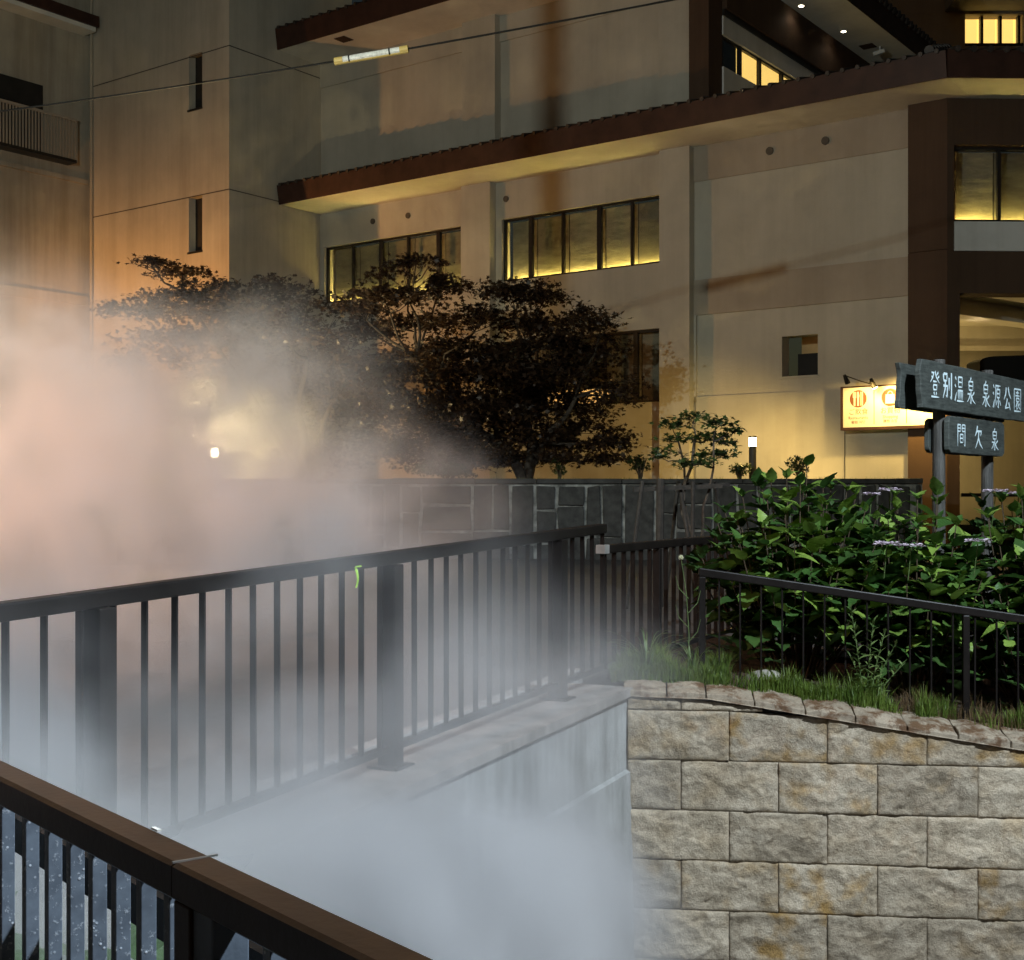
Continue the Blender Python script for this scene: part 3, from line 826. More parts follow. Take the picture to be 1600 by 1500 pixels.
for i in range(20):
    xa = E0.x + .15 + .3 * i; m.tube([(xa, E0.y - .15, Z1 + .475), (xa, E0.y + 1.3, Z1 + .8)], .06, 8)
tag(m.build('roof_tiles', M['tile'], hotel, M=TH), kind='stuff')
m = MB()
for i in range(7):
    m.tube([(E0.x - .3 + .1 * i, E0.y + .1 + .13 * i, Z1 + .52 + .05 * i), (E0.x - .2 + .1 * i, E0.y + .3 + .13 * i, Z1 + .60 + .05 * i)], .09, 8)
m.build('ridge_tiles', M['tile'], hotel, M=TH)
# porch interior
zp = cz(458) + .0
cb('porch_ceiling', 'soffit', .0, 9, .502, 9, zp + .12, zp + .2)
m = MB(); m.bar((cx(1500) - .2, 1.2, zp - .05), (6.0, 5.2, zp - .05), .5, .32); m.build('porch_beam', M['soffit'], hotel, M=TH)
m = MB(); m.box(-.6, 9, 5.6, 5.9, zp - .42, zp + .12); m.box(-.6, 9, 5.5, 5.6, zp - .46, zp - .36); m.build('cornice', M['soffit'], hotel, M=TH)
cb('porch_wall', 'plaster', -.6, 9, 6.2, 6.4, .3, zp + .12)
m = MB(); m.box(2.35, 2.43, 6.12, 6.2, .3, zp - .5); m.build('wall_joint', M['brown_wall'], hotel, M=TH)
cb('porch_floor', 'terrace', -.6, 9, .5, 6.2, .9, 1.0)
m = MB(); m.box(cx(1500) + .5, 6, 1.2, 1.26, 1.55, 1.62); m.build('porch_rail', M['frame'], hotel, M=TH)
pl = MB().disc((cx(1552), 2.6, zp + .105), (0, 0, 1), .12, .02, 18).build('porch_downlight', M['bulb'], hotel, M=TH)
lw = TH @ Vector((cx(1600), 2.2, zp - .15)); lamp('porch_lamp', 'POINT', lw, 80, (1, .75, .42), hotel, .1)
lw = TH @ Vector((cx(1535), 4.4, 3.0)); lamp('porch_wall_lamp', 'POINT', lw, 170, (1, .68, .24), hotel, .12)
# black rounded awning in the porch
m = MB(); aw = []
for i in range(13):
    t = math.pi * i / 12 * .5
    aw.append((-.42 * math.cos(t), .52 * math.sin(t)))
poly = [(-1.0, 0)] + [(-1.0 + .35 * (1 - math.cos(R(90 * i / 6))), .38 + .12 * math.sin(R(90 * i / 6))) for i in range(7)] + [(2.4, .62), (2.4, .05)]
awc = Vector((cx(1600, 1.5), 1.5, 0))
m.prism(poly, Matrix.Translation((awc.x + .05, 1.9, EYE + (780 - 597) / FPX * (YC + 1.5))) @ Matrix.Rotation(R(90), 4, 'X'), .7)
m.build('black_awning', M['black_cloth'], hotel, M=TH)

# ---- stair tower and left wing
QT = -2.96; XTL = bs(140, QT)
tower = empty('stair_tower', HB, BROT, label='bare plaster stair tower with two slit windows left of the hotel', cat='building')
sx0, sx1 = bs(295, QT), bs(316, QT)
SL = ((7.87, 9.28), (11.54, 12.95), (15.2, 16.6))
m = MB(); zt = 18.0
zs = [.8] + [z for s_ in SL for z in s_] + [zt]
m.box(XTL, sx0, QT, QT + .35, .8, zt); m.box(sx1, XL, QT, QT + .35, .8, zt)
for i in range(0, len(zs), 2): m.box(sx0, sx1, QT, QT + .35, zs[i], zs[i+1])
m.box(XL - .35, XL, QT + .35, 1.5, .8, zt)
m.build('wall', M['tower'], tower)
for z0, z1 in SL:
    f = MB().box(sx0, sx1, QT + .22, QT + .27, z0, z1).build('slit_window', M['dark'], tower)
    MB().box(sx0 - .03, sx1 + .01, QT - .03, QT + .1, z0 - .05, z0 - .002).build('sill', M['frame'], f)
for z in (9.29, 12.9):
    MB().box(XTL, XL + .012, QT - .006, QT - .001, z - .012, z + .012).build('joint_line', M['vent'], tower)
    MB().box(XL + .001, XL + .008, QT, .24, z - .012, z + .012).build('joint_line', M['vent'], tower)
MB().tube([(XTL + .16, QT - .06, .8), (XTL + .16, QT - .06, zt)], .045, 8).build('downpipe', M['wing'], tower)

wing = empty('hotel_wing', HB, BROT, label='grey plaster hotel wing with slatted balcony at the left edge above the steam', cat='building')
XW = XTL - .06
hw = lambda nm, mt, *a, bevel=0: MB().box(*a).build(nm, M[mt], wing, bevel=bevel)
hw('wall', 'wing', XW - 5, XW, -16, QT + .6, .3, 18)
hw('eave', 'soffit', XW + .001, XW + .55, -14, QT - .15, 14.30, 14.42)
hw('eave_edge', 'brown', XW + .001, XW + .62, -14, QT - .1, 14.421, 14.72)
hw('string_course', 'wing', XW + .001, XW + .07, -16, QT - .05, 6.85, 7.1)
hw('string_course', 'wing', XW + .001, XW + .07, -16, QT - .05, 10.2, 10.33)
bal = hw('balcony', 'frame', XW + .001, XW + .42, -9.5, -3.62, 10.62, 10.70)
hw2 = MB().box(XW + .38, XW + .43, -9.5, -3.62, 11.74, 11.81).build('balcony_rail', M['band'], bal)
me = MB().box(-.012, .012, -.022, .022, 10.70, 11.74).mesh('slat', M['band'])
for i in range(62):
    o = link('slat', me, bal); o.location = (XW + .405, -3.66 - i * .0938, 0)
hw('balcony_door', 'dark', XW + .001, XW + .02, -9, -4.4, 10.72, 12.6)

# ---- dark neighbouring building, far top right
fb = empty('far_building', at(1560, 400, 52), label='dark far building with one row of bright yellow windows at top right', cat='building')
fo = at(1560, 400, 52)
def fbx(nm, mt, px0, px1, py0, py1, y0, y1, parent=None):
    a, b = at(px0, py0, 52) - fo, at(px1, py1, 52) - fo
    return MB().box(a.x, b.x, y0, y1, a.z, b.z).build(nm, M[mt], parent or fb)
fbx('wall', 'band', 1380, 1760, 140, 72, .0, 3); fbx('wall', 'band', 1380, 1508, 71.8, 22, 0, 3); fbx('wall', 'band', 1380, 1760, 21.8, -160, 0, 3)
fbx('cornice', 'plaster', 1476, 1760, 18, -4, -1.2, -.002)
fbx('wall', 'band', 1600.5, 1760, 71.8, 22, 0.01, 3)
wf = fbx('window', 'frame', 1508, 1600, 71.5, 66, .1, .3)
for i in range(4):
    p0 = 1509 + i * 29
    pn = fbx('pane', 'glass', p0, p0 + 25, 65, 24, .15, .16, wf)
    fbx('lit_room', 'room_glow', p0 - 3, p0 + 27, 68, 20, .6, .7, wf)
    fbx('mullion', 'frame', p0 + 25, p0 + 29, 65.8, 23, .1, .3, wf)

# ---- wall sign with lamps on the hotel
ws = empty('wall_sign', b2w(bs(1316, -.14), -.14, 0), BROT, label='cream wall sign with restaurant and shopping symbols under a small spotlight', cat='sign')
sx = lambda px: bs(px, -.14) - bs(1316, -.14)
z0, z1 = 2.905, 3.745
xw = 1.98
wb = lambda nm, mt, *a, parent=ws, bevel=0: MB().box(*a).build(nm, M[mt], parent, bevel=bevel)
wb('panel', 'board_white', .02, xw, .0, .06, z0 + .03, z1 - .02)
for z_ in (z0 + .15, z1 - .15): wb('wall_bracket', 'brown', .3, .36, .062, .338, z_ - .03, z_ + .03)
m = MB(); m.box(-.03, .02, -.02, .075, z0 - .03, z1 + .01); m.box(.02, xw, -.02, .075, z0 - .03, z0 + .028); m.box(.02, xw, -.02, .075, z1 - .018, z1 + .01); m.build('frame', M['brown'], ws)
cen = [(sx(1341) , 'ご飲食', 'Restaurants', '餐飲 식당'), (sx(1391), 'お買物', 'Shopping', '購物 쇼핑')]
pitch = cen[1][0] - cen[0][0]
for k in range(1, 3):
    x = cen[0][0] + pitch * (k - .5); wb('divider', 'ink', x - .006, x + .006, -.004, -.001, z0 + .08, z1 - .07)
def text(body, x, z, size, parent, mat, y=-.003, align='CENTER', sxy=1.0):
    c = bpy.data.curves.new('print', 'FONT'); c.body = body; c.size = size; c.align_x = align; c.resolution_u = 2
    o = bpy.data.objects.new('print', c); COL.objects.link(o); bpy.context.view_layer.update()
    me = bpy.data.meshes.new_from_object(o.evaluated_get(bpy.context.evaluated_depsgraph_get()))
    bpy.data.objects.remove(o); bpy.data.curves.remove(c)
    me.materials.clear(); me.materials.append(mat)
    t = bpy.data.objects.new('lettering', me); COL.objects.link(t); t.parent = parent
    t.location = (x, y, z); t.rotation_euler = (R(90), 0, 0); t.scale = (sxy, 1, 1)
    return t
for k, (x, jp, en, sm) in enumerate(cen):
    zc_ = 3.50
    MB().disc((x, -.002, zc_), (0, 1, 0), .175, .004, 32).build('symbol_disc', M['ink'], ws)
    m = MB()
    if k == 0:
        for dx_, kind in ((-.075, 0), (0.0, 1), (.075, 2)):
            if kind == 0:
                m.box(x + dx_ - .018, x + dx_ + .018, -.007, -.0045, zc_ - .14, zc_ + .02)
                for e_ in (-.026, 0, .026): m.box(x + dx_ + e_ - .008, x + dx_ + e_ + .008, -.007, -.0045, zc_ + .05, zc_ + .14)
                m.box(x + dx_ - .034, x + dx_ + .034, -.007, -.0045, zc_ + .021, zc_ + .049)
            elif kind == 1:
                m.prism([(-.018, -.14), (.018, -.14), (.018, 0), (.026, .06), (.012, .14), (-.018, .14)], Matrix.Translation((x + dx_, -.0045, zc_)) @ Matrix.Rotation(R(90), 4, 'X'), .0025)
            else:
                m.box(x + dx_ - .024, x + dx_ - .008, -.007, -.0045, zc_ - .14, zc_ + .14); m.box(x + dx_ + .008, x + dx_ + .024, -.007, -.0045, zc_ - .14, zc_ + .14)
    else:
        m.prism([(-.10, -.12), (.10, -.12), (.09, .06), (-.09, .06)], Matrix.Translation((x, -.0045, zc_)) @ Matrix.Rotation(R(90), 4, 'X'), .0025)
        m.tube([(x + .05 * math.cos(R(t)), -.006, zc_ + .06 + .06 * math.sin(R(t))) for t in range(0, 181, 30)], .008, 6)
    m.build('symbol', M['board_white'], ws)
    text(jp, x, 3.195, .135, ws, M['ink']); text(en, x, 3.095, .085, ws, M['ink']); text(sm, x, 3.01, .07, ws, M['ink'])
MB().tube([(-.08, .325, z1), (-.08, .325, 1.9)], .008, 6).build('conduit', M['cable'], ws)
def sign_lamp(px, py, head_px, head_py, lit):
    x = sx(px); z = bz(px, py, -.14); hx = sx(head_px); hz = bz(head_px, head_py, -.14)
    m = MB(); m.tube([(x, .07, z), (x, -.02, z + .01), ((x*.7 + hx*.3), -.25, z + .02 + .3*(hz-z)), (hx, -.42, hz + .06)], .011, 6)
    a = m.build('lamp_arm', M['cable'], ws)
    m = MB(); m.tube([(hx, -.45, hz + .07), (hx + .02, -.40, hz - .02), (hx + .035, -.36, hz - .09)], [.03, .045, .055], 12)
    h = m.build('lamp_head', M['cable'], ws)
    if lit:
        MB().disc((hx + .038, -.352, hz - .097), (.15, .4, -.7), .05, .012, 14).build('bulb', M['bulb'], h)
        lamp('sign_spot', 'SPOT', (hx + .05, -.62, hz - .06), lit, (1.0, .66, .19), ws, .05, rot=(R(18), 0, 0), spot=R(172), blend=.25)
sign_lamp(1362, 601, 1333, 594, 0)
sign_lamp(1362, 601, 1374, 600, 95)
sign_lamp(1440, 594, 1452, 592, 330)

# ---------------------------------------------------------------- garden terrace and its stone wall
GY, GT = 23.0, 1.86
gx1 = (1442 - 800) / FPX * GY
m = MB(); vs = [(-16, GY + .3, GT - .06), (gx1, GY + .3, GT - .06), (gx1, 25.2, GT), (b2w(XP, 1, 0).x, b2w(XP, 1, 0).y, GT), (b2w(-10, 1, 0).x, b2w(-10, 1, 0).y, GT), (b2w(-22, 1, 0).x, b2w(-22, 1, 0).y, GT), (-16, 40, GT)]
n = len(vs); m.add(vs + [(x, y, .2) for x, y, z in vs], [tuple(range(n))] + [(i, n + i, n + (i+1) % n, (i+1) % n) for i in range(n)])
tag(m.build('terrace', M['terrace']), kind='structure')
gw = empty('garden_wall', (0, GY, 0), label='dark random stone garden wall with pale mortar joints below the maples', cat='wall')
MB().box(-14, gx1, .03, .32, .2, GT - .09).build('mortar_backing', M['mortar'], gw)
x = -14.0
while x < gx1:
    wd = random.uniform(.9, 1.5); x1 = min(x + wd, gx1)
    MB().box(x + .004, x1 - .004, -.04 + random.uniform(-.01, .01), .34, GT - .088, GT + random.uniform(-.005, .01)).build('cap_stone', M['gstone'], gw, bevel=.012)
    x = x1
def gstone(x0, x1, z0, z1):
    if x1 - x0 < .08 or z1 - z0 < .08: return
    g_ = random.uniform(.018, .034); j = lambda: random.uniform(-.022, .022)
    y = -random.uniform(.0, .035)
    q = [(x0 + g_ + j(), z0 + g_ + j()), (x1 - g_ + j(), z0 + g_ + j()), (x1 - g_ + j(), z1 - g_ + j()), (x0 + g_ + j(), z1 - g_ + j())]
    MB().hexa([(p[0], y, p[1]) for p in (q[0], q[1])] + [(p[0], .05, p[1]) for p in (q[1], q[0])] + [(p[0], y, p[1]) for p in (q[3], q[2])] + [(p[0], .05, p[1]) for p in (q[2], q[3])]).build('stone', M['gstone'], gw, bevel=.015)
x = -13.9; zA, zB = .35, GT - .10
while x < gx1 - .1:
    wd = random.uniform(.5, .95); x1 = min(x + wd, gx1 - .02); k = random.random()
    if k < .35:      # one tall pair above, one flat below
        zz = zA + random.uniform(.4, .6); xm = x + (x1 - x) * random.uniform(.4, .6)
        gstone(x, x1, zA, zz); gstone(x, xm, zz, zB); gstone(xm, x1, zz, zB)
    elif k < .7:
        zz = zA + random.uniform(.5, .7); zq = zz + random.uniform(.3, .5)
        gstone(x, x1, zA, zz); gstone(x, x1, zz, zq); gstone(x, x1, zq, zB)
    else:
        zz = zA + random.uniform(.25, .4); xm = x + (x1 - x) * random.uniform(.35, .65)
        gstone(x, xm, zA, zz); gstone(xm, x1, zA, zz); gstone(x, xm, zz, zB); gstone(xm, x1, zz, zz + (zB-zz)*.55); gstone(xm, x1, zz + (zB-zz)*.55, zB)
    x = x1

# ---------------------------------------------------------------- bollard lamps
def bollard(px, py, Y, label, power, col, cone=125):
    h = at(px, py, Y); b = empty('bollard_lamp', (h.x, Y, GT - .05), label=label, cat='lamp', group='garden bollard lamps')
    hh = h.z - GT + .05
    MB().tube([(0,0,0), (0,0,hh - .16)], .07, 16).build('post', M['galv'], b)
    MB().tube([(0,0,hh - .159), (0,0,hh + .0)], .068, 16).build('lens', M['bulb'] if cone > 100 else M['bulb_hot'], b)
    MB().tube([(0,0,hh + .001), (0,0,hh + .03)], .075, 16).build('cap', M['galv'], b)
    lamp('bollard_glow', 'SPOT', (0, .11, hh - .08), power, col, b, .05, rot=(R(62 if cone > 100 else 52), 0, 0), spot=R(cone), blend=.7)
    if cone < 100: lamp('bollard_glow', 'POINT', (0, -.02, hh + .12), 900, col, b, .08)
    lamp('bollard_glow', 'SPOT', (0, -.11, hh - .08), power * (.15 if cone > 100 else .8), col, b, .05, rot=(R(-50), 0, 0), spot=R(125), blend=.7)
bollard(1176, 684, 24.6, 'slim dark bollard lamp with bright top beside the small maple', 520, (1, .67, .21))
bollard(336, 701, 23.7, 'small square garden lamp glowing through the steam', 420, (1, .76, .36), 88)

# ---------------------------------------------------------------- street lamps out of frame that light the place
def street_lamp(P, ground, label, col, power, lens, aim=None, size=.12, cone=104):
    s = empty('street_lamp', (P.x, P.y, ground), label=label, cat='street lamp', group='street lamps round the park')
    h = P.z - ground
    MB().tube([(.9, 0, 0), (.9, 0, h + .15)], [.075, .05], 12).build('pole', M['galv'], s)
    MB().tube([(.9, 0, h + .1), (.5, 0, h + .26), (.1, 0, h + .22)], .03, 8).build('arm', M['galv'], s)
    m = MB(); m.tube([(0,0,h + .26), (0,0,h + .20), (0,0,h + .12)], [.07, .16, .2], 16); m.build('lamp_head', M['galv'], s)
    MB().disc((0, 0, h + .11), (0,0,1), .16, .02, 16).build('lens', lens, s)
    if aim is None: lamp('street_light', 'POINT', (0, 0, h), power, col, s, size)
    else:
        o = lamp('flood_light', 'SPOT', (0, 0, h), power, col, s, size, spot=R(cone), blend=.4)
        o.rotation_euler = (aim - P).to_track_quat('-Z', 'Y').to_euler()
street_lamp(P_SODIUM, .5, 'sodium street lamp in the courtyard beyond the left edge', (1, .43, .11), SODIUM_W, M['sodium_lens'], aim=Vector((-6.5, 33.5, 6.0)), cone=140)
street_lamp(P_STEAM_TINT, .1, 'added sodium lamp beyond the left edge tinting the steam', (1, .57, .36), STEAM_TINT_W, M['sodium_lens'], aim=Vector((-5.9, 10.8, 0)), cone=112)
street_lamp(P_STREET, 0, 'mercury floodlight on the street beyond the left edge', (.90, 1, .90), STREET_W, M['cool_lens'], aim=Vector((.5, 30, 8.6)), size=.09, cone=84)
street_lamp(P_PARK, -.5, 'cool white park floodlight beyond the right edge', (.79, .90, 1), PARK_W, M['cool_lens'], aim=Vector((1.5, 7.4, -.5)), size=.14, cone=100)
_pd = (Vector((.87, 30.8, 0)) - Vector((P_STREET.x, P_STREET.y, 0))).normalized() * 6.0
up = empty('utility_pole', (P_STREET.x + _pd.x, P_STREET.y + _pd.y, -.5), label='plain utility pole beyond the left edge', cat='pole')
MB().tube([(0,0,0), (0,0,10)], [.09, .075], 14).build('shaft', M['kerb'], up)

# ---------------------------------------------------------------- trees
def star_leaf(sz):
    pts = []
    for k in range(10):
        a = 2 * math.pi * k / 10; r_ = sz if k % 2 == 0 else sz * .42
        pts.append((r_ * math.cos(a), r_ * math.sin(a)))
    return pts
def leaf_cloud(pads, per, sz, tilt=.7):
    """pads: (centre, rx, ry, rz) flattened clumps; many small lobed faces through each clump's volume."""
    vs, fs = [], []
    shp = star_leaf(1.0)
    for c, rx, ry, rz in pads:
        n = int(per * rx * ry)
        for _ in range(n):
            while True:
                x, y, z = random.gauss(0,.58), random.gauss(0,.58), random.gauss(0,.42)
                if x*x + y*y + z*z < 1.9: break
            if noise.noise(Vector((c[0] + x*rx, c[1] + y*ry, c[2] + z*rz)) * 1.6) < -.16: continue
            p = Vector(c) + Vector((x*rx, y*ry, z*rz - .25*rz*(x*x + y*y)))
            s_ = sz * random.uniform(.6, 1.15)
            Mx = Matrix.Rotation(random.uniform(0, 6.28), 3, 'Z') @ Matrix.Rotation(random.gauss(0, tilt), 3, 'X') @ Matrix.Rotation(random.uniform(0, 6.28), 3, 'Z')
            o = len(vs)
            for q in shp: vs.append(tuple(p + Mx @ Vector((q[0]*s_, q[1]*s_, -.12*s_*(q[0]**2))) ))
            fs.append(tuple(range(o, o + 10)))
    mb = MB(); mb.v = vs; mb.f = fs; return mb
def limb(mb, a, b, r0, r1, seed, wob=.12, n=7):
    a, b = Vector(a), Vector(b); pts, rads = [], []
    Ln = (b - a).length
    for i in range(n + 1):
        t = i / n; k = math.sin(math.pi * t)
        off = Vector((noise.noise(Vector((t*2.2, seed, 0))), noise.noise(Vector((t*2.2, seed, 9))), noise.noise(Vector((t*2.2, seed, 17))))) * wob * Ln * k
        pts.append(a + (b - a) * t + off); rads.append(r0 + (r1 - r0) * t)
    mb.tube(pts, rads, 7); return pts
def maple(name, label, base, pads_px, Y, mat, per, sz, trunks, dspread, group, tilt=.7, trunk_r=.11, base_z=None):
    bz0 = base_z if base_z is not None else GT - .05
    B = at(base, 745, Y); t = empty(name, (B.x, Y, bz0), label=label, cat='tree', group=group)
    o = Vector((B.x, Y, bz0)); pads = []
    for i, (px, py, rx, ry) in enumerate(pads_px):
        yy = Y + dspread * math.sin(i * 2.4)
        c = at(px, py, yy) - o; k = yy / FPX
        pads.append((c, rx * k, max(rx * k * .75, .12), ry * k))
    leaf_cloud(pads, per, sz, tilt).build('crown', mat, t)
    m = MB(); ends = []
    for i, (px, py, r_) in enumerate(trunks):
        p = at(px, py, Y + .4 * math.sin(i * 1.9)) - o
        st = Vector((random.uniform(-.1, .1), random.uniform(-.1, .1), 0))
        ends.append(limb(m, st, p, trunk_r * r_, trunk_r * .45 * r_, i * 5.3, .14))
    for i, (c, rx, ry, rz) in enumerate(pads):
        best = min(((pt - c).length + max(0, pt.z - c.z) * 2, k, j) for k, e in enumerate(ends) for j, pt in enumerate(e) if j > 1)
        pts = limb(m, ends[best[1]][best[2]], c + Vector((0, 0, -rz * .3)), trunk_r * .3, trunk_r * .09, i * 3.1, .15, 5)
        for q in range(4):
            e = c + Vector((random.uniform(-1, 1) * rx * .8, random.uniform(-1, 1) * ry * .7, random.uniform(-.3, .2) * rz))
            limb(m, pts[-2], e, trunk_r * .09, trunk_r * .03, i * 7.7 + q, .15, 3)
    m.build('trunk', M['bark'], t, smooth=True)
    return t
G_T = 'maples in front of the hotel'
pads_c = [(650,408,45,12),(640,428,62,14),(600,462,85,20),(690,446,55,16),(560,482,42,12),(800,452,70,18),(850,465,45,14),(755,492,80,20),(650,505,75,18),(895,492,62,20),(940,505,40,18),
          (700,540,85,20),(860,530,95,22),(930,548,55,20),(640,575,70,20),(780,580,110,24),(900,572,80,20),(975,590,30,20),(680,625,95,26),(830,630,115,26),(640,665,60,24),(760,680,120,26),(890,690,70,18),(950,690,45,14),(840,712,55,14),(690,715,70,16),(740,560,110,34),(850,600,110,36),(640,610,80,32),(780,650,140,36),(905,672,75,18),(700,690,100,26),(580,515,60,18),(960,610,40,26),(820,505,70,18),(610,640,50,30),(730,640,90,30),(640,700,70,26),(760,715,90,18),(880,715,70,14),(950,715,40,12),(820,560,90,30),(590,560,50,24)]
maple('maple_tree', 'large dark reddish maple in front of the lit hotel windows', 820, pads_c, 25.2, M['maple'], 2000, .066, [(700,600,1.0),(820,560,1.1),(900,620,.8),(650,560,.7),(760,640,.8)], 1.2, G_T)
pads_l = [(235,408,42,9),(285,424,45,10),(330,440,50,10),(440,436,38,9),(415,452,70,13),(300,462,85,13),(215,482,65,14),(360,486,110,18),(480,470,55,15),(525,495,45,16),(430,522,105,24),(300,525,105,22),(520,550,65,30),(250,560,80,24),(400,580,110,34),(560,610,60,40),(480,630,90,44),(350,650,90,40),(570,680,55,36),(480,710,80,28)]
maple('maple_tree', 'spreading maple fading into the steam at left', 470, pads_l, 26.4, M['maple'], 1700, .066, [(480,560,1.0),(360,540,1.0),(300,480,.6),(540,590,.7)], 1.2, G_T)
pads_s = [(1085,648,28,9),(1050,662,32,9),(1120,660,34,10),(1035,684,28,9),(1090,682,45,10),(1148,672,16,7),(1140,690,26,9),(1060,702,40,10),(1120,708,34,9),(1030,712,16,6),(1085,722,36,9)]
def small_maple():
    t = maple('maple_tree', 'small green maple held by dark stakes before the stone garden wall', 1085, pads_s, 15.0, M['maple_green'], 3000, .048, [(1085,690,1.0),(1060,690,.7),(1115,690,.7)], .35, G_T, .6, .035, .3)
    return t
small_maple()
# tree stakes
st = empty('tree_stakes', (at(1085, 800, 15.0).x, 15.0, .3), label='dark timber stake frame with slanting legs round the small maple', cat='tree stakes')
so = Vector((at(1085, 800, 15.0).x, 15.0, .3))
def stk(px0, py0, y0, px1, y1, r_=.022):
    a = at(px0, py0, 15 + y0) - so; b = at(px1, 800, 15 + y1) - so; b.z = 0
    MB().tube([a, b], r_, 8).build('stake_leg', M['stake'], st)
stk(1004, 752, -.3, 978, -.6); stk(1032, 748, -.35, 1030, -.4, .045); stk(1060, 752, .2, 1040, .7); stk(1062, 756, -.2, 1092, -.5); stk(1083, 752, -.3, 1081, -.4); stk(1118, 752, .3, 1142, .8)
MB().bar(at(990, 765, 14.7) - so, at(1128, 759, 14.75) - so, .05, .05).build('cross_bar', M['stake'], st)
MB().bar(at(1060, 757, 15.3) - so, at(1140, 757, 15.35) - so, .04, .04).build('cross_bar', M['stake'], st)

def shrub(px, py, rx, ry, Y, label, base_z=GT - .05, mat=None, per=2600, sz=.035):
    c = at(px, py, Y); t = empty('shrub', (c.x, Y, base_z), label=label, cat='shrub', group='low shrubs on the garden terrace')
    k = Y / FPX; pads = []
    for i in range(9):
        a = i * 2.4; q = .55 * math.sqrt(i / 9)
        pads.append((Vector((rx*k*q*math.cos(a), rx*k*q*math.sin(a), c.z - base_z + ry*k*.5*math.sin(i*1.7))), rx*k*.6, rx*k*.6, ry*k*.5))
    leaf_cloud(pads, per, sz, 1.0).build('foliage', mat or M['shrub'], t)
    m = MB()
    for i, p in enumerate(pads): limb(m, (0,0,0), p[0], .018, .006, i * 4.4, .1, 4)
    m.build('stem', M['woody'], t)
shrub(1155, 733, 20, 11, 24.2, 'small clipped shrub left of the slim bollard lamp')
shrub(1248, 726, 22, 17, 24.4, 'round dark shrub alone before the yellow lit wall')
shrub(1000, 722, 24, 16, 24.0, 'dark ball shrub between the large and the small maple')
shrub(874, 728, 16, 18, 24.0, 'little upright shrub under the large dark maple')
shrub(700, 732, 60, 14, 24.6, 'low spreading shrub at the foot of the large maple by the steam')
# terrace grass fringe along the wall top
def blades(spots, hmin, hmax, wd, name, mat, lean=.35):
    vs, fs = [], []
    for p in spots:
        h = random.uniform(hmin, hmax) * (.75 + .8 * max(-.5, noise.noise(p * 5.0))); a = random.uniform(0, 6.28); d = Vector((math.cos(a), math.sin(a), 0)); s_ = Vector((-d.y, d.x, 0)) * wd * random.uniform(.6, 1.2)
        le = random.uniform(.05, lean) * h; o = len(vs)
        vs += [p - s_, p + s_, p + d * le * .35 + Vector((0,0,h*.6)) + s_ * .7, p + d * le * .35 + Vector((0,0,h*.6)) - s_ * .7, p + d * le + Vector((0,0,h))]
        fs += [(o, o+1, o+2, o+3), (o+3, o+2, o+4)]
    mb = MB(); mb.v = [tuple(v) for v in vs]; mb.f = fs
    return tag(mb.build(name, mat), kind='stuff')
o = blades([Vector((random.uniform(-2, gx1), random.uniform(GY + .36, GY + 1.6), GT - .06)) for _ in range(2600)], .04, .13, .005, 'grass', M['grass'])
tag(o, 'short grass fringe on the terrace above the garden wall', 'grass')

# ---------------------------------------------------------------- grass and weeds on the bed
sp_ = []
for _ in range(34000):
    u = random.uniform(-.12, 3.5); off = random.uniform(.17, .66)
    dens = noise.noise(Vector((u * 4.3, off * 5, 5))) * 1.5 + (.30 if u < .9 else -.02 if u < 2.1 else -.4) - max(0, off - .4) * 1.2
    if dens > random.uniform(-.15, .35): sp_.append(bed(u, off, -.01))
o = blades(sp_, .07, .22, .0036, 'grass', M['grass'], .8); tag(o, 'bright green low grass behind the sloping coping', 'grass')
sp_ = [bed(random.uniform(1.9, 3.6), random.uniform(.22, .7), -.01) for _ in range(2200)] + [bed(random.uniform(.2, 3.4), random.uniform(.25, .5), -.01) for _ in range(500)]
o = blades(sp_, .06, .2, .0022, 'dry_grass', M['dry'], .9); tag(o, 'dry brown grass at the lower end of the flower bed', 'grass')
def blade_plant(u, off, n, h, wd, label):
    b = bed(u, off); t = empty('grass_tuft', b, label=label, cat='grass tuft'); 
    for i in range(n):
        a = random.uniform(0, 6.28); d = Vector((math.cos(a), math.sin(a) * .7, 0)); hh = h * random.uniform(.6, 1.05); sp = random.uniform(.25, .75) * h
        vs, fs = [], []; s_ = Vector((-d.y, d.x, 0)) * wd
        o = d * random.uniform(0, .05)
        for k in range(7):
            q = k / 6; p = o + d * sp * q * q + Vector((0, 0, hh * (q - .38 * q ** 3)))
            vs += [p - s_ * (1 - q * .92), p + Vector((0,0,-.002)), p + s_ * (1 - q * .92)]
        for k in range(6):
            fs += [(3*k, 3*k+1, 3*k+4, 3*k+3), (3*k+1, 3*k+2, 3*k+5, 3*k+4)]
        MB().add(vs, fs).build('blade', M['weed'], t, smooth=True)
blade_plant(.13, .33, 24, .52, .010, 'tall arching grass tuft at the corner beside the steam')
blade_plant(.46, .40, 16, .40, .009, 'second arching grass tuft right of the corner one')
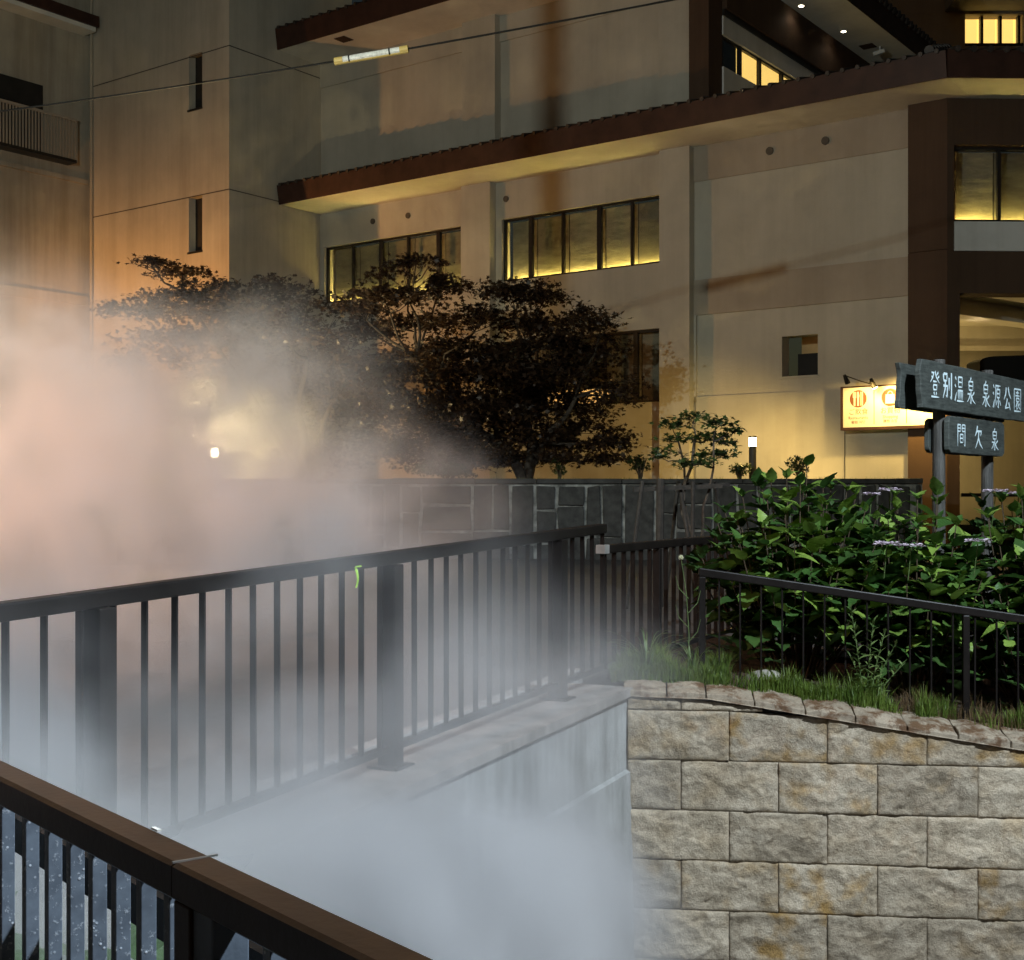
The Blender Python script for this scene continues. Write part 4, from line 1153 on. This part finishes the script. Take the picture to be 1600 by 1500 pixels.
# ---- tall narrow-leaved weed
def leaf_mesh(name, ln, wd, mat, fold=.18, droop=.25, n=5, tip=1.0):
    vs, fs = [], []
    for i in range(n + 1):
        q = i / n; w_ = wd * (math.sin(math.pi * min(1, q * .93 + .07) ** .75)) * (1 if q < 1 else 0); 
        if i == n: w_ = 0.0006
        z = -droop * ln * q * q; x = ln * q
        rp_ = .10 * w_ * math.sin(i * 2.7 + ln * 40)
        vs += [(x, -w_ + rp_, z + fold * w_ + rp_), (x, 0, z), (x, w_ + rp_, z + fold * w_ - rp_)]
    for i in range(n):
        fs += [(3*i, 3*i+1, 3*i+4, 3*i+3), (3*i+1, 3*i+2, 3*i+5, 3*i+4)]
    return MB().add(vs, fs).mesh(name, mat, True)
def place(me, parent, p, az, pitch, roll=0.0, s=1.0, name='leaf'):
    o = link(name, me, parent)
    o.matrix_basis = Matrix.Translation(p) @ Matrix.Rotation(az, 4, 'Z') @ Matrix.Rotation(-pitch, 4, 'Y') @ Matrix.Rotation(roll, 4, 'X') @ Matrix.Scale(s, 4)
    return o
LW = leaf_mesh('leaf', .10, .0125, M['weed'], .4, .25, 4)
def weed(u, off, stems, label):
    b = bed(u, off); t = empty('tall_weed', b, label=label, cat='weed')
    for k, (dx_, h, lean) in enumerate(stems):
        pts = [Vector((dx_ * .3 + dx_ * q, .02 * math.sin(k * 2 + q), h * q)) + Vector((lean * q * q, 0, 0)) for q in [i / 6 for i in range(7)]]
        MB().tube(pts, [.005 - .0035 * i / 6 for i in range(7)], 6).build('stem', M['stem'], t)
        n = int(h * 46)
        for i in range(n):
            q = .08 + .92 * i / n; f = q * 6; j = min(5, int(f)); p = pts[j].lerp(pts[j+1], f - j)
            place(LW, t, p, i * 2.4 + k, .35 + .65 * q + random.uniform(-.2, .2), random.uniform(-.4, .4), random.uniform(.7, 1.15) * (1.1 - .45 * q))
weed(1.66, .34, [(-.06, .70, -.03), (.02, .60, .03), (.06, .52, .05), (.10, .44, .09), (-.03, .36, -.08), (.13, .3, .1)], 'tall narrow-leaved weed standing before the low fence')
# seed-head stalk
def stalk(u, off, px, py, Y, label):
    b = bed(u, off); h = at(px, py, Y) - b
    t = empty('seed_head_stalk', b, label=label, cat='weed')
    MB().tube([(0,0,0), (h.x*.2 + .02, 0, h.z*.35), (h.x*.6 + .02, h.y*.6, h.z*.7), h], [.004, .0035, .003, .002], 6).build('stem', M['stem'], t)
    m = MB()
    for i in range(90):
        v = Vector((random.gauss(0,1), random.gauss(0,1), random.gauss(0,1))).normalized()
        m.tube([h, h + v * .019], [.0022, .0012], 4)
    m.build('seed_head', M['fluff'], t)
    for i in range(4):
        p = Vector((h.x*.3 + .02, 0, h.z * (.3 + .12 * i))); e = p + Vector((.09 * (-1) ** i, .02, .16))
        MB().tube([p, p.lerp(e, .5) + Vector((.02 * (-1) ** i, 0, -.01)), e], [.003, .0025, .0015], 5).build('branch', M['stem'], t)
stalk(.42, .36, 1064, 871, 9.35, 'thin stalk with one pale round seed head by the fence corner')
# pale stone behind the low fence
def pebble():
    p = bed(1.0, .60); m = MB(); vs, fs = [], []; nu, nv = 14, 8
    for j in range(nv + 1):
        for i in range(nu):
            a, e = 2*math.pi*i/nu, math.pi*(j/nv - .5)
            v = Vector((.20*math.cos(e)*math.cos(a), .12*math.cos(e)*math.sin(a), .11*math.sin(e)))
            v *= 1 + .25 * noise.noise(v * 9); vs.append(v)
    for j in range(nv):
        for i in range(nu): fs.append((j*nu+i, j*nu+(i+1) % nu, (j+1)*nu+(i+1) % nu, (j+1)*nu+i))
    m.add(vs, fs); o = m.build('pale_stone', M['ledge'], smooth=True); o.location = p + Vector((0, 0, .0)); o.scale = (.8, .8, .8)
    tag(o, 'pale rounded stone lying under the hydrangea behind the low fence', 'stone')
pebble()

# ---------------------------------------------------------------- hydrangeas
HL = [leaf_mesh('leaf', .225 * k, .068 * k, M['hyd'], .3, .22 * d_, 7) for k, d_ in ((1, 1), (.72, 1.9), (1.15, .5), (.9, 2.4))]
def hydrangea(label, cu_, coff, ru, rv, h, nst, nleaf, heads, extra):
    b = bed(cu_, coff); t = empty('hydrangea', b, label=label, cat='shrub', group='hydrangea bushes in the flower bed')
    leaves = []; m = MB()
    for k in range(nst):
        a = k * 2.39996; q = math.sqrt((k + .5) / nst)
        tipx, tipy = ru * q * math.cos(a), rv * q * math.sin(a)
        hh = h * (1 - .42 * q * q) * random.uniform(.82, 1.06)
        p0 = Vector((tipx * .25, tipy * .25, 0)); p1 = Vector((tipx, tipy, hh))
        mid = p0.lerp(p1, .5) + Vector((tipx * .12, tipy * .12, hh * .05))
        m.tube([p0, mid, p1], [.008, .006, .004], 5)
        nn = 6; ph = random.uniform(0, 3.14)
        for j in range(nn):
            f = 1 - j * .135
            p = mid.lerp(p1, (f - .5) * 2) if f > .5 else p0.lerp(mid, f * 2)
            for s_ in (0, 1):
                az = ph + j * math.pi / 2 + s_ * math.pi + random.uniform(-.45, .45)
                pit = (.95 if j == 0 else .6 if j == 1 else .2 if j == 2 else -.05) + random.uniform(-.35, .3)
                leaves.append((p.copy(), az, pit, random.uniform(-.35, .35), (.62 if j == 0 else .95 if j == 1 else 1.0) * random.uniform(.8, 1.15), p.y))
            if j == 0:
                for s_ in (0, 1): leaves.append((p.copy(), ph + math.pi/2 + s_*math.pi, .95, 0, .4, p.y))
    m.build('stem', M['woody'], t)
    leaves.sort(key=lambda l: (l[5] - .55 * l[0].z))          # nearest and highest first
    for i, (p, az, pit, ro, s_, _) in enumerate(leaves[:nleaf]):
        place(random.choice(HL), t, p, az, pit, ro, s_)
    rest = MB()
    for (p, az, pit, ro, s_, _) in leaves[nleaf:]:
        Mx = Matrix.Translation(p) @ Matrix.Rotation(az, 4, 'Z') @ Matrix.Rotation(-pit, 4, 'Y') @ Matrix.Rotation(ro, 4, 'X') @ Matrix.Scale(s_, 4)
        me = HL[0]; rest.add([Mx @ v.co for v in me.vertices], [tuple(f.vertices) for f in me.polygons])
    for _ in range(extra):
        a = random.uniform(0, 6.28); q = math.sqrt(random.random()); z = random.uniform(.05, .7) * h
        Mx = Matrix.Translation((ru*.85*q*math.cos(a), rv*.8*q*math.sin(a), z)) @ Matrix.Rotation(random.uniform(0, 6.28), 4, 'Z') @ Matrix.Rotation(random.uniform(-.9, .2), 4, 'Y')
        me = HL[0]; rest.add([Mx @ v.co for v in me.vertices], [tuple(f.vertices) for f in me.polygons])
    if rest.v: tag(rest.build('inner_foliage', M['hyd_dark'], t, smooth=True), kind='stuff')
    for (px, py, Y, r_) in heads:
        c = at(px, py, Y) - b; m = MB()
        for i in range(46):
            a = i * 2.4; q = math.sqrt(i / 46) * r_
            p = c + Vector((q * math.cos(a), q * math.sin(a), .016 * (1 - (q / r_) ** 2) + random.uniform(-.006, .006)))
            sz = .027 if q > r_ * .66 else .008
            for k in range(4):
                a2 = k * math.pi/2 + i; d = Vector((math.cos(a2), math.sin(a2), random.uniform(-.3, .5)))
                s2 = Vector((-math.sin(a2), math.cos(a2), 0)) * sz * .55
                m.add([p, p + d*sz*.6 - s2, p + d*sz, p + d*sz*.6 + s2], [(0,1,2,3)])
        fh = m.build('flower_head', M['petal'], t)
        MB().tube([c + Vector((0,0,-.01)), c + Vector((.0, .08, -.25))], .004, 5).build('flower_stalk', M['stem'], fh)
hydrangea('broad hydrangea bush at the left of the flower bed, left of the sign posts', 1.28, 1.22, .82, .68, 1.55, 66, 298, [(1392, 766, 9.95, .085), (1362, 773, 9.9, .06)], 120)
hydrangea('hydrangea with pale lacecap flower heads in front of the sign posts', 2.10, 1.08, .58, .55, 1.52, 46, 298, [(1386, 850, 9.38, .085), (1424, 853, 9.36, .09)], 90)
hydrangea('right-hand hydrangea bush cut by the right edge of the view', 3.10, 1.2, .76, .68, 1.80, 60, 298, [(1528, 846, 9.3, .085), (1556, 768, 9.9, .09), (1592, 772, 9.9, .08)], 110)

# leafy plant below the near railing
BL = leaf_mesh('leaf', .20, .085, M['hyd'], .15, .35, 6)
def leafy_plant(x, y, label):
    pp = empty('leafy_plant', (x, y, -.5), label=label, cat='plant', group='leafy plants under the near railing')
    for i in range(44):
        a = i * 2.4; q = .30 * math.sqrt(i / 44)
        place(BL, pp, Vector((q * math.cos(a), q * math.sin(a), .55 + .42 * random.random() - q * .3)), a + random.uniform(-.5, .5), random.uniform(-.1, .6), random.uniform(-.4, .4), random.uniform(.6, 1.1))
    m = MB()
    for i in range(9):
        a = i * 2.4; q = .26 * math.sqrt(i / 9); limb(m, (0,0,-2.7), (q * math.cos(a), q * math.sin(a), .6), .014, .006, i * 2.2, .04, 5)
    m.build('stem', M['stem'], pp)
leafy_plant(-.86, 2.95, 'bright green leafy plant between the near balusters beside the rail post')
leafy_plant(-1.42, 3.35, 'leafy plant between the near balusters, left of the one by the rail post')

# ---------------------------------------------------------------- wooden park sign
S0 = Vector((3.075, 10.0, 0)); SD = Vector((1.617, 2.0, 0)).normalized(); SN = Vector((SD.y, -SD.x, 0))     # SN faces the viewer
sg = empty('wooden_sign', (S0.x, S0.y, 0), math.atan2(SD.y, SD.x), label='weathered wooden park sign with pale brushed characters on two boards', cat='sign')
# local x along the board, local -y towards the viewer
def board(name, x0, x1, z0, z1, y, th, wavy, seed):
    L_, R_ = [], []
    n = 12
    for i in range(n + 1):
        t = i / n; z = z0 + (z1 - z0) * t
        if wavy:
            dx_ = .018 * math.sin(t * 6.0 + seed) + .008 * math.sin(t * 13 + seed); L_.append((x0 + dx_, z)); R_.append((x1 + .010 * math.sin(t * 7 + 2 + seed), z))
        else:
            e = .05; c = e - math.sqrt(max(0, e*e - max(0, e - (z - z0)) ** 2)) if z - z0 < e else e - math.sqrt(max(0, e*e - max(0, e - (z1 - z)) ** 2)) if z1 - z < e else 0
            L_.append((x0 + c, z)); R_.append((x1 - c, z))
    tp = [(x0 + (x1-x0) * k / 10, z1 + (.008 * noise.noise(Vector((k * .7, seed, 0))))) for k in range(1, 10)]
    bt = [(x1 - (x1-x0) * k / 10, z0 + (.008 * noise.noise(Vector((k * .7, seed, 4))))) for k in range(1, 10)]
    poly = L_ + tp + list(reversed(R_)) + bt
    poly = list(reversed(poly))
    Mx = Matrix.Translation((0, y, 0)) @ Matrix.Rotation(R(90), 4, 'X')
    return MB().prism(poly, Mx, th).build(name, M['wood'], sg, bevel=.006)
board('front_board', 0, 2.44, 2.20, 2.57, 0.0, .045, True, 1.0)
board('back_board', 0.0, 2.38, 2.20, 2.55, .16, .04, True, 4.0)
board('lower_front_board', .575, 1.88, 1.87, 2.165, 0.0, .045, False, 2.0)
board('lower_back_board', .575, 1.83, 1.875, 2.15, .16, .04, False, 3.0)
for x_ in (.63, 1.75):
    MB().tube([(x_, .06, -.4), (x_, .06, 1.4), (x_ + .004, .06, 2.62)], [.054, .052, .048], 14).build('post', M['post'], sg, smooth=False, bevel=.006)
KJ = {
'登': [[(18,88),(42,88),(30,72),(6,54)],[(18,76),(30,68)],[(52,94),(64,74),(96,54)],[(84,92),(66,80)],[(92,78),(74,70)],[(32,58),(70,58)],[(34,46),(34,28)],[(34,46),(68,46),(66,28)],[(34,30),(66,30)],[(38,22),(44,10)],[(64,22),(56,10)],[(12,5),(90,5)]],
'別': [[(10,92),(12,66)],[(12,92),(46,92),(44,66)],[(12,68),(44,68)],[(8,50),(50,50),(46,12),(34,18)],[(28,66),(26,40),(4,6)],[(66,80),(66,34)],[(90,98),(90,6),(76,14)]],
'温': [[(8,92),(20,80)],[(4,64),(16,54)],[(4,6),(22,38)],[(40,92),(41,56)],[(40,92),(80,92),(80,56)],[(40,74),(80,74)],[(40,57),(80,57)],[(36,44),(38,10)],[(36,44),(84,44),(82,10)],[(52,44),(53,10)],[(67,44),(67,10)],[(22,6),(98,6)]],
'泉': [[(54,99),(42,87)],[(28,84),(29,52)],[(28,84),(72,84),(71,52)],[(29,68),(71,68)],[(29,53),(71,53)],[(50,50),(50,3),(38,10)],[(12,38),(42,38),(26,20),(8,8)],[(86,46),(58,30)],[(52,34),(70,16),(98,4)]],
'源': [[(8,92),(20,80)],[(4,64),(16,54)],[(4,6),(22,38)],[(32,90),(97,90)],[(36,90),(34,50),(22,6)],[(64,88),(58,78)],[(48,76),(48,44)],[(48,76),(84,76),(83,44)],[(48,60),(83,60)],[(48,45),(83,45)],[(65,44),(65,6),(54,13)],[(50,34),(38,14)],[(78,34),(94,14)]],
'公': [[(36,90),(28,64),(6,42)],[(58,92),(72,66),(96,48)],[(48,48),(36,24),(20,10),(72,15)],[(64,34),(86,4)]],
'園': [[(8,94),(8,3)],[(8,94),(92,94),(92,3)],[(8,7),(92,7)],[(28,80),(72,80)],[(50,88),(50,68)],[(20,68),(80,68)],[(32,58),(32,44)],[(32,58),(68,58),(68,44)],[(32,45),(68,45)],[(46,44),(20,22)],[(38,34),(38,14),(48,20)],[(74,38),(58,28)],[(50,40),(62,24),(84,14)]],
'間': [[(10,94),(10,2)],[(10,92),(42,92),(42,64)],[(10,78),(42,78)],[(10,65),(42,65)],[(58,92),(58,64)],[(58,92),(90,92),(90,4),(78,11)],[(58,78),(90,78)],[(58,65),(90,65)],[(34,52),(34,18)],[(34,52),(66,52),(66,18)],[(34,36),(66,36)],[(34,19),(66,19)]],
'欠': [[(36,98),(24,72),(6,54)],[(30,76),(84,76),(72,56)],[(50,72),(46,44),(10,2)],[(48,46),(66,22),(98,2)]]}
def kanji(ch, cx_, cz_, wd, ht):
    m = MB(); y = -.0475
    for k, stt in enumerate(KJ[ch]):
        pts = [Vector((p[0] / 100 - .5, p[1] / 100 - .5)) for p in stt]
        den = []
        for i in range(len(pts) - 1):
            for q in range(4): den.append(pts[i].lerp(pts[i+1], q / 4))
        den.append(pts[-1]); nseg = len(den); vs = []
        for i, p in enumerate(den):
            d = (den[min(i+1, nseg-1)] - den[max(i-1, 0)]).normalized(); s_ = Vector((-d.y, d.x)); t = i / (nseg - 1)
            hw_ = (.050 if len(KJ[ch]) < 8 else .036) * (1.15 - .9 * t ** 3 if len(pts) < 4 else 1.1 - .75 * t ** 3) * (.8 + .3 * abs(d.y))
            p = p + Vector((.004 * noise.noise(Vector((i, k, 3))), .012 * (p.x)))
            a, b = p - s_ * hw_, p + s_ * hw_
            vs += [(cx_ + a.x * wd, y - k * .0003, cz_ + a.y * ht), (cx_ + b.x * wd, y - k * .0003, cz_ + b.y * ht)]
        m.add(vs, [(2*i, 2*i+1, 2*i+3, 2*i+2) for i in range(nseg - 1)])
    m.build('character', M['paint'], sg)
for ch, x_, z_ in (('登', .27, 2.395), ('別', .545, 2.395), ('温', .815, 2.39), ('泉', 1.09, 2.39), ('泉', 1.46, 2.385), ('源', 1.745, 2.385), ('公', 2.03, 2.385), ('園', 2.31, 2.38)):
    kanji(ch, x_ * .955 + .01, z_, .207, .225)
for ch, x_, z_ in (('間', .86, 2.02), ('欠', 1.275, 2.015), ('泉', 1.68, 2.01)):
    kanji(ch, x_ * .96 + .01, z_, .195, .195)

# ---------------------------------------------------------------- overhead cable
A = at(-220, 203, 15.5); Bc = at(1180, -25, 14.0)
cb_ = empty('overhead_cable', (A.x, A.y, A.z), label='black overhead cable with yellow and white sleeve across the upper wall', cat='cable')
pts = [A.lerp(Bc, i / 40) + Vector((0, 0, -.10 * math.sin(math.pi * i / 40))) - A for i in range(41)]
MB().tube(pts, .011, 6).build('wire', M['cable'], cb_)
def onc(px):
    best = min(pts, key=lambda p: abs(800 + (p + A).x / (p + A).y * FPX - px)); return best
def cpt(px):
    for i in range(40):
        a, b = pts[i] + A, pts[i+1] + A; pa, pb = 800 + a.x / a.y * FPX, 800 + b.x / b.y * FPX
        if pa <= px <= pb: return pts[i].lerp(pts[i+1], (px - pa) / (pb - pa))
MB().tube([cpt(523), cpt(536)], .040, 14).build('sleeve_end', M['sleeve_y'], cb_)
MB().tube([cpt(625), cpt(638)], .040, 14).build('sleeve_end', M['sleeve_y'], cb_)
MB().tube([cpt(536.2), cpt(624.8)], .038, 14).build('sleeve', M['sleeve_w'], cb_)
MB().tube([cpt(523) + Vector((0,0,-.022)), cpt(638) + Vector((0,0,-.022))], .026, 8).build('sleeve_underside', M['sleeve_y'], cb_)
for px in (545, 608):
    MB().tube([cpt(px), cpt(px + 2)], .043, 12).build('clip', M['cable'], cb_)

# ---------------------------------------------------------------- steam
STEAM = [  # centre, radii, density, inner plateau
    ((-.36, 5.45, -.55), (1.08, 1.7, 1.10), 9.0, .2),    # over the spring
    ((-1.05, 5.2, .08), (1.2, 1.6, 1.05), 6.0, .1),
    ((.12, 6.6, -.85), (.85, 1.6, .95), 3.5, .1),
    ((-1.75, 5.0, .3), (1.2, 1.6, 1.0), 1.4, .1),
    ((-.3, 7.6, .32), (1.5, 1.6, .80), .45, .1),         # wisps across the fence to the planter corner
    ((-1.4, 3.9, .30), (1.4, 1.3, 1.2), 1.1, .1),        # in front of the left fence
    ((-1.0, 5.3, .80), (1.6, 1.3, .95), .60, .1),
    ((-.15, 6.5, .45), (1.25, 1.0, .75), .30, .1),
    ((-3.2, 10., 1.1), (2.5, 3.0, 1.5), .85, .2),        # behind the fence
    ((-1.5, 11.5, 1.25), (1.9, 3.0, 1.1), .55, .1),
    ((-6.0, 14.5, 2.1), (3.7, 5.0, 2.5), .85, .2),       # big bank at left
    ((-3.3, 15.5, 2.3), (2.7, 3.8, 1.9), .62, .1),
    ((-10.5, 18., 3.0), (4.2, 5.0, 3.0), .60, .2),
    ((-5.2, 23.3, 2.4), (2.0, 2.6, 1.6), .90, .1),        # round the garden lamp
]
def steam(lo, hi, vox):
    mat = bpy.data.materials.new('steam'); mat.use_nodes = True; t = mat.node_tree; t.nodes.clear()
    out = t.nodes.new('ShaderNodeOutputMaterial'); vol = t.nodes.new('ShaderNodeVolumePrincipled'); t.links.new(vol.outputs[0], out.inputs['Volume'])
    vol.inputs['Color'].default_value = (.93, .93, .94, 1); vol.inputs['Anisotropy'].default_value = .25
    vol.inputs['Density'].default_value = 1.0
    ng = bpy.data.node_groups.new('steam_field', 'GeometryNodeTree')
    ng.interface.new_socket('Geometry', in_out='OUTPUT', socket_type='NodeSocketGeometry')
    N = lambda ty: ng.nodes.new(ty); K = ng.links.new
    go = N('NodeGroupOutput'); vc = N('GeometryNodeVolumeCube'); sm = N('GeometryNodeSetMaterial')
    sm.inputs['Material'].default_value = mat
    K(vc.outputs[0], sm.inputs['Geometry']); K(sm.outputs[0], go.inputs[0])
    vc.inputs['Min'].default_value = lo; vc.inputs['Max'].default_value = hi
    for k, ax in enumerate('XYZ'): vc.inputs['Resolution ' + ax].default_value = int((hi[k] - lo[k]) / vox)
    P0 = N('GeometryNodeInputPosition').outputs[0]
    nz = N('ShaderNodeTexNoise'); nz.inputs['Scale'].default_value = .55; nz.inputs['Detail'].default_value = 2; K(P0, nz.inputs['Vector'])
    sb = N('ShaderNodeVectorMath'); sb.operation = 'SUBTRACT'; sb.inputs[1].default_value = (.5, .5, .5); K(nz.outputs['Color'], sb.inputs[0])
    sc = N('ShaderNodeVectorMath'); sc.operation = 'MULTIPLY'; sc.inputs[1].default_value = (2.0, 2.0, 1.8); K(sb.outputs[0], sc.inputs[0])
    ad = N('ShaderNodeVectorMath'); ad.operation = 'ADD'; K(P0, ad.inputs[0]); K(sc.outputs[0], ad.inputs[1])
    tot = None
    for c, r_, amp, inner in STEAM:
        s1 = N('ShaderNodeVectorMath'); s1.operation = 'SUBTRACT'; s1.inputs[1].default_value = c; K(ad.outputs[0], s1.inputs[0])
        s2 = N('ShaderNodeVectorMath'); s2.operation = 'DIVIDE'; s2.inputs[1].default_value = r_; K(s1.outputs[0], s2.inputs[0])
        ln = N('ShaderNodeVectorMath'); ln.operation = 'LENGTH'; K(s2.outputs[0], ln.inputs[0])
        mr = N('ShaderNodeMapRange'); mr.interpolation_type = 'SMOOTHSTEP'; K(ln.outputs['Value'], mr.inputs[0])
        mr.inputs[1].default_value = inner; mr.inputs[2].default_value = 1.0; mr.inputs[3].default_value = amp; mr.inputs[4].default_value = 0
        if tot is None: tot = mr.outputs[0]
        else:
            a = N('ShaderNodeMath'); a.operation = 'ADD'; K(tot, a.inputs[0]); K(mr.outputs[0], a.inputs[1]); tot = a.outputs[0]
    n2 = N('ShaderNodeTexNoise'); n2.inputs['Scale'].default_value = .85; n2.inputs['Detail'].default_value = 6; n2.inputs['Roughness'].default_value = .58; n2.inputs['Distortion'].default_value = 1.1; K(P0, n2.inputs['Vector'])
    mr = N('ShaderNodeMapRange'); K(n2.outputs[0], mr.inputs[0]); mr.inputs[1].default_value = .42; mr.inputs[2].default_value = .61; mr.inputs[3].default_value = .05; mr.inputs[4].default_value = 1.8; mr.interpolation_type = 'SMOOTHSTEP'
    mu = N('ShaderNodeMath'); mu.operation = 'MULTIPLY'; K(tot, mu.inputs[0]); K(mr.outputs[0], mu.inputs[1])
    n3 = N('ShaderNodeTexNoise'); n3.inputs['Scale'].default_value = 2.1; n3.inputs['Detail'].default_value = 4; n3.inputs['Roughness'].default_value = .6; n3.inputs['Distortion'].default_value = .9; K(ad.outputs[0], n3.inputs['Vector'])
    m3 = N('ShaderNodeMapRange'); m3.inputs[1].default_value = .38; m3.inputs[2].default_value = .62; m3.inputs[3].default_value = .35; m3.inputs[4].default_value = 1.65; K(n3.outputs[0], m3.inputs[0])
    m4 = N('ShaderNodeMath'); m4.operation = 'MULTIPLY'; K(mu.outputs[0], m4.inputs[0]); K(m3.outputs[0], m4.inputs[1])
    K(m4.outputs[0], vc.inputs['Density'])
    me = bpy.data.meshes.new('steam'); o = link('steam', me)
    md = o.modifiers.new('steam', 'NODES'); md.node_group = ng; me.materials.append(mat)
    tag(o, 'pale steam rising from the hot spring channel and drifting left', 'steam', kind='stuff')
cy.volume_step_rate = 4.5
steam((-15, 2.7, -2.0), (1.7, 26.0, 6.2), .105)
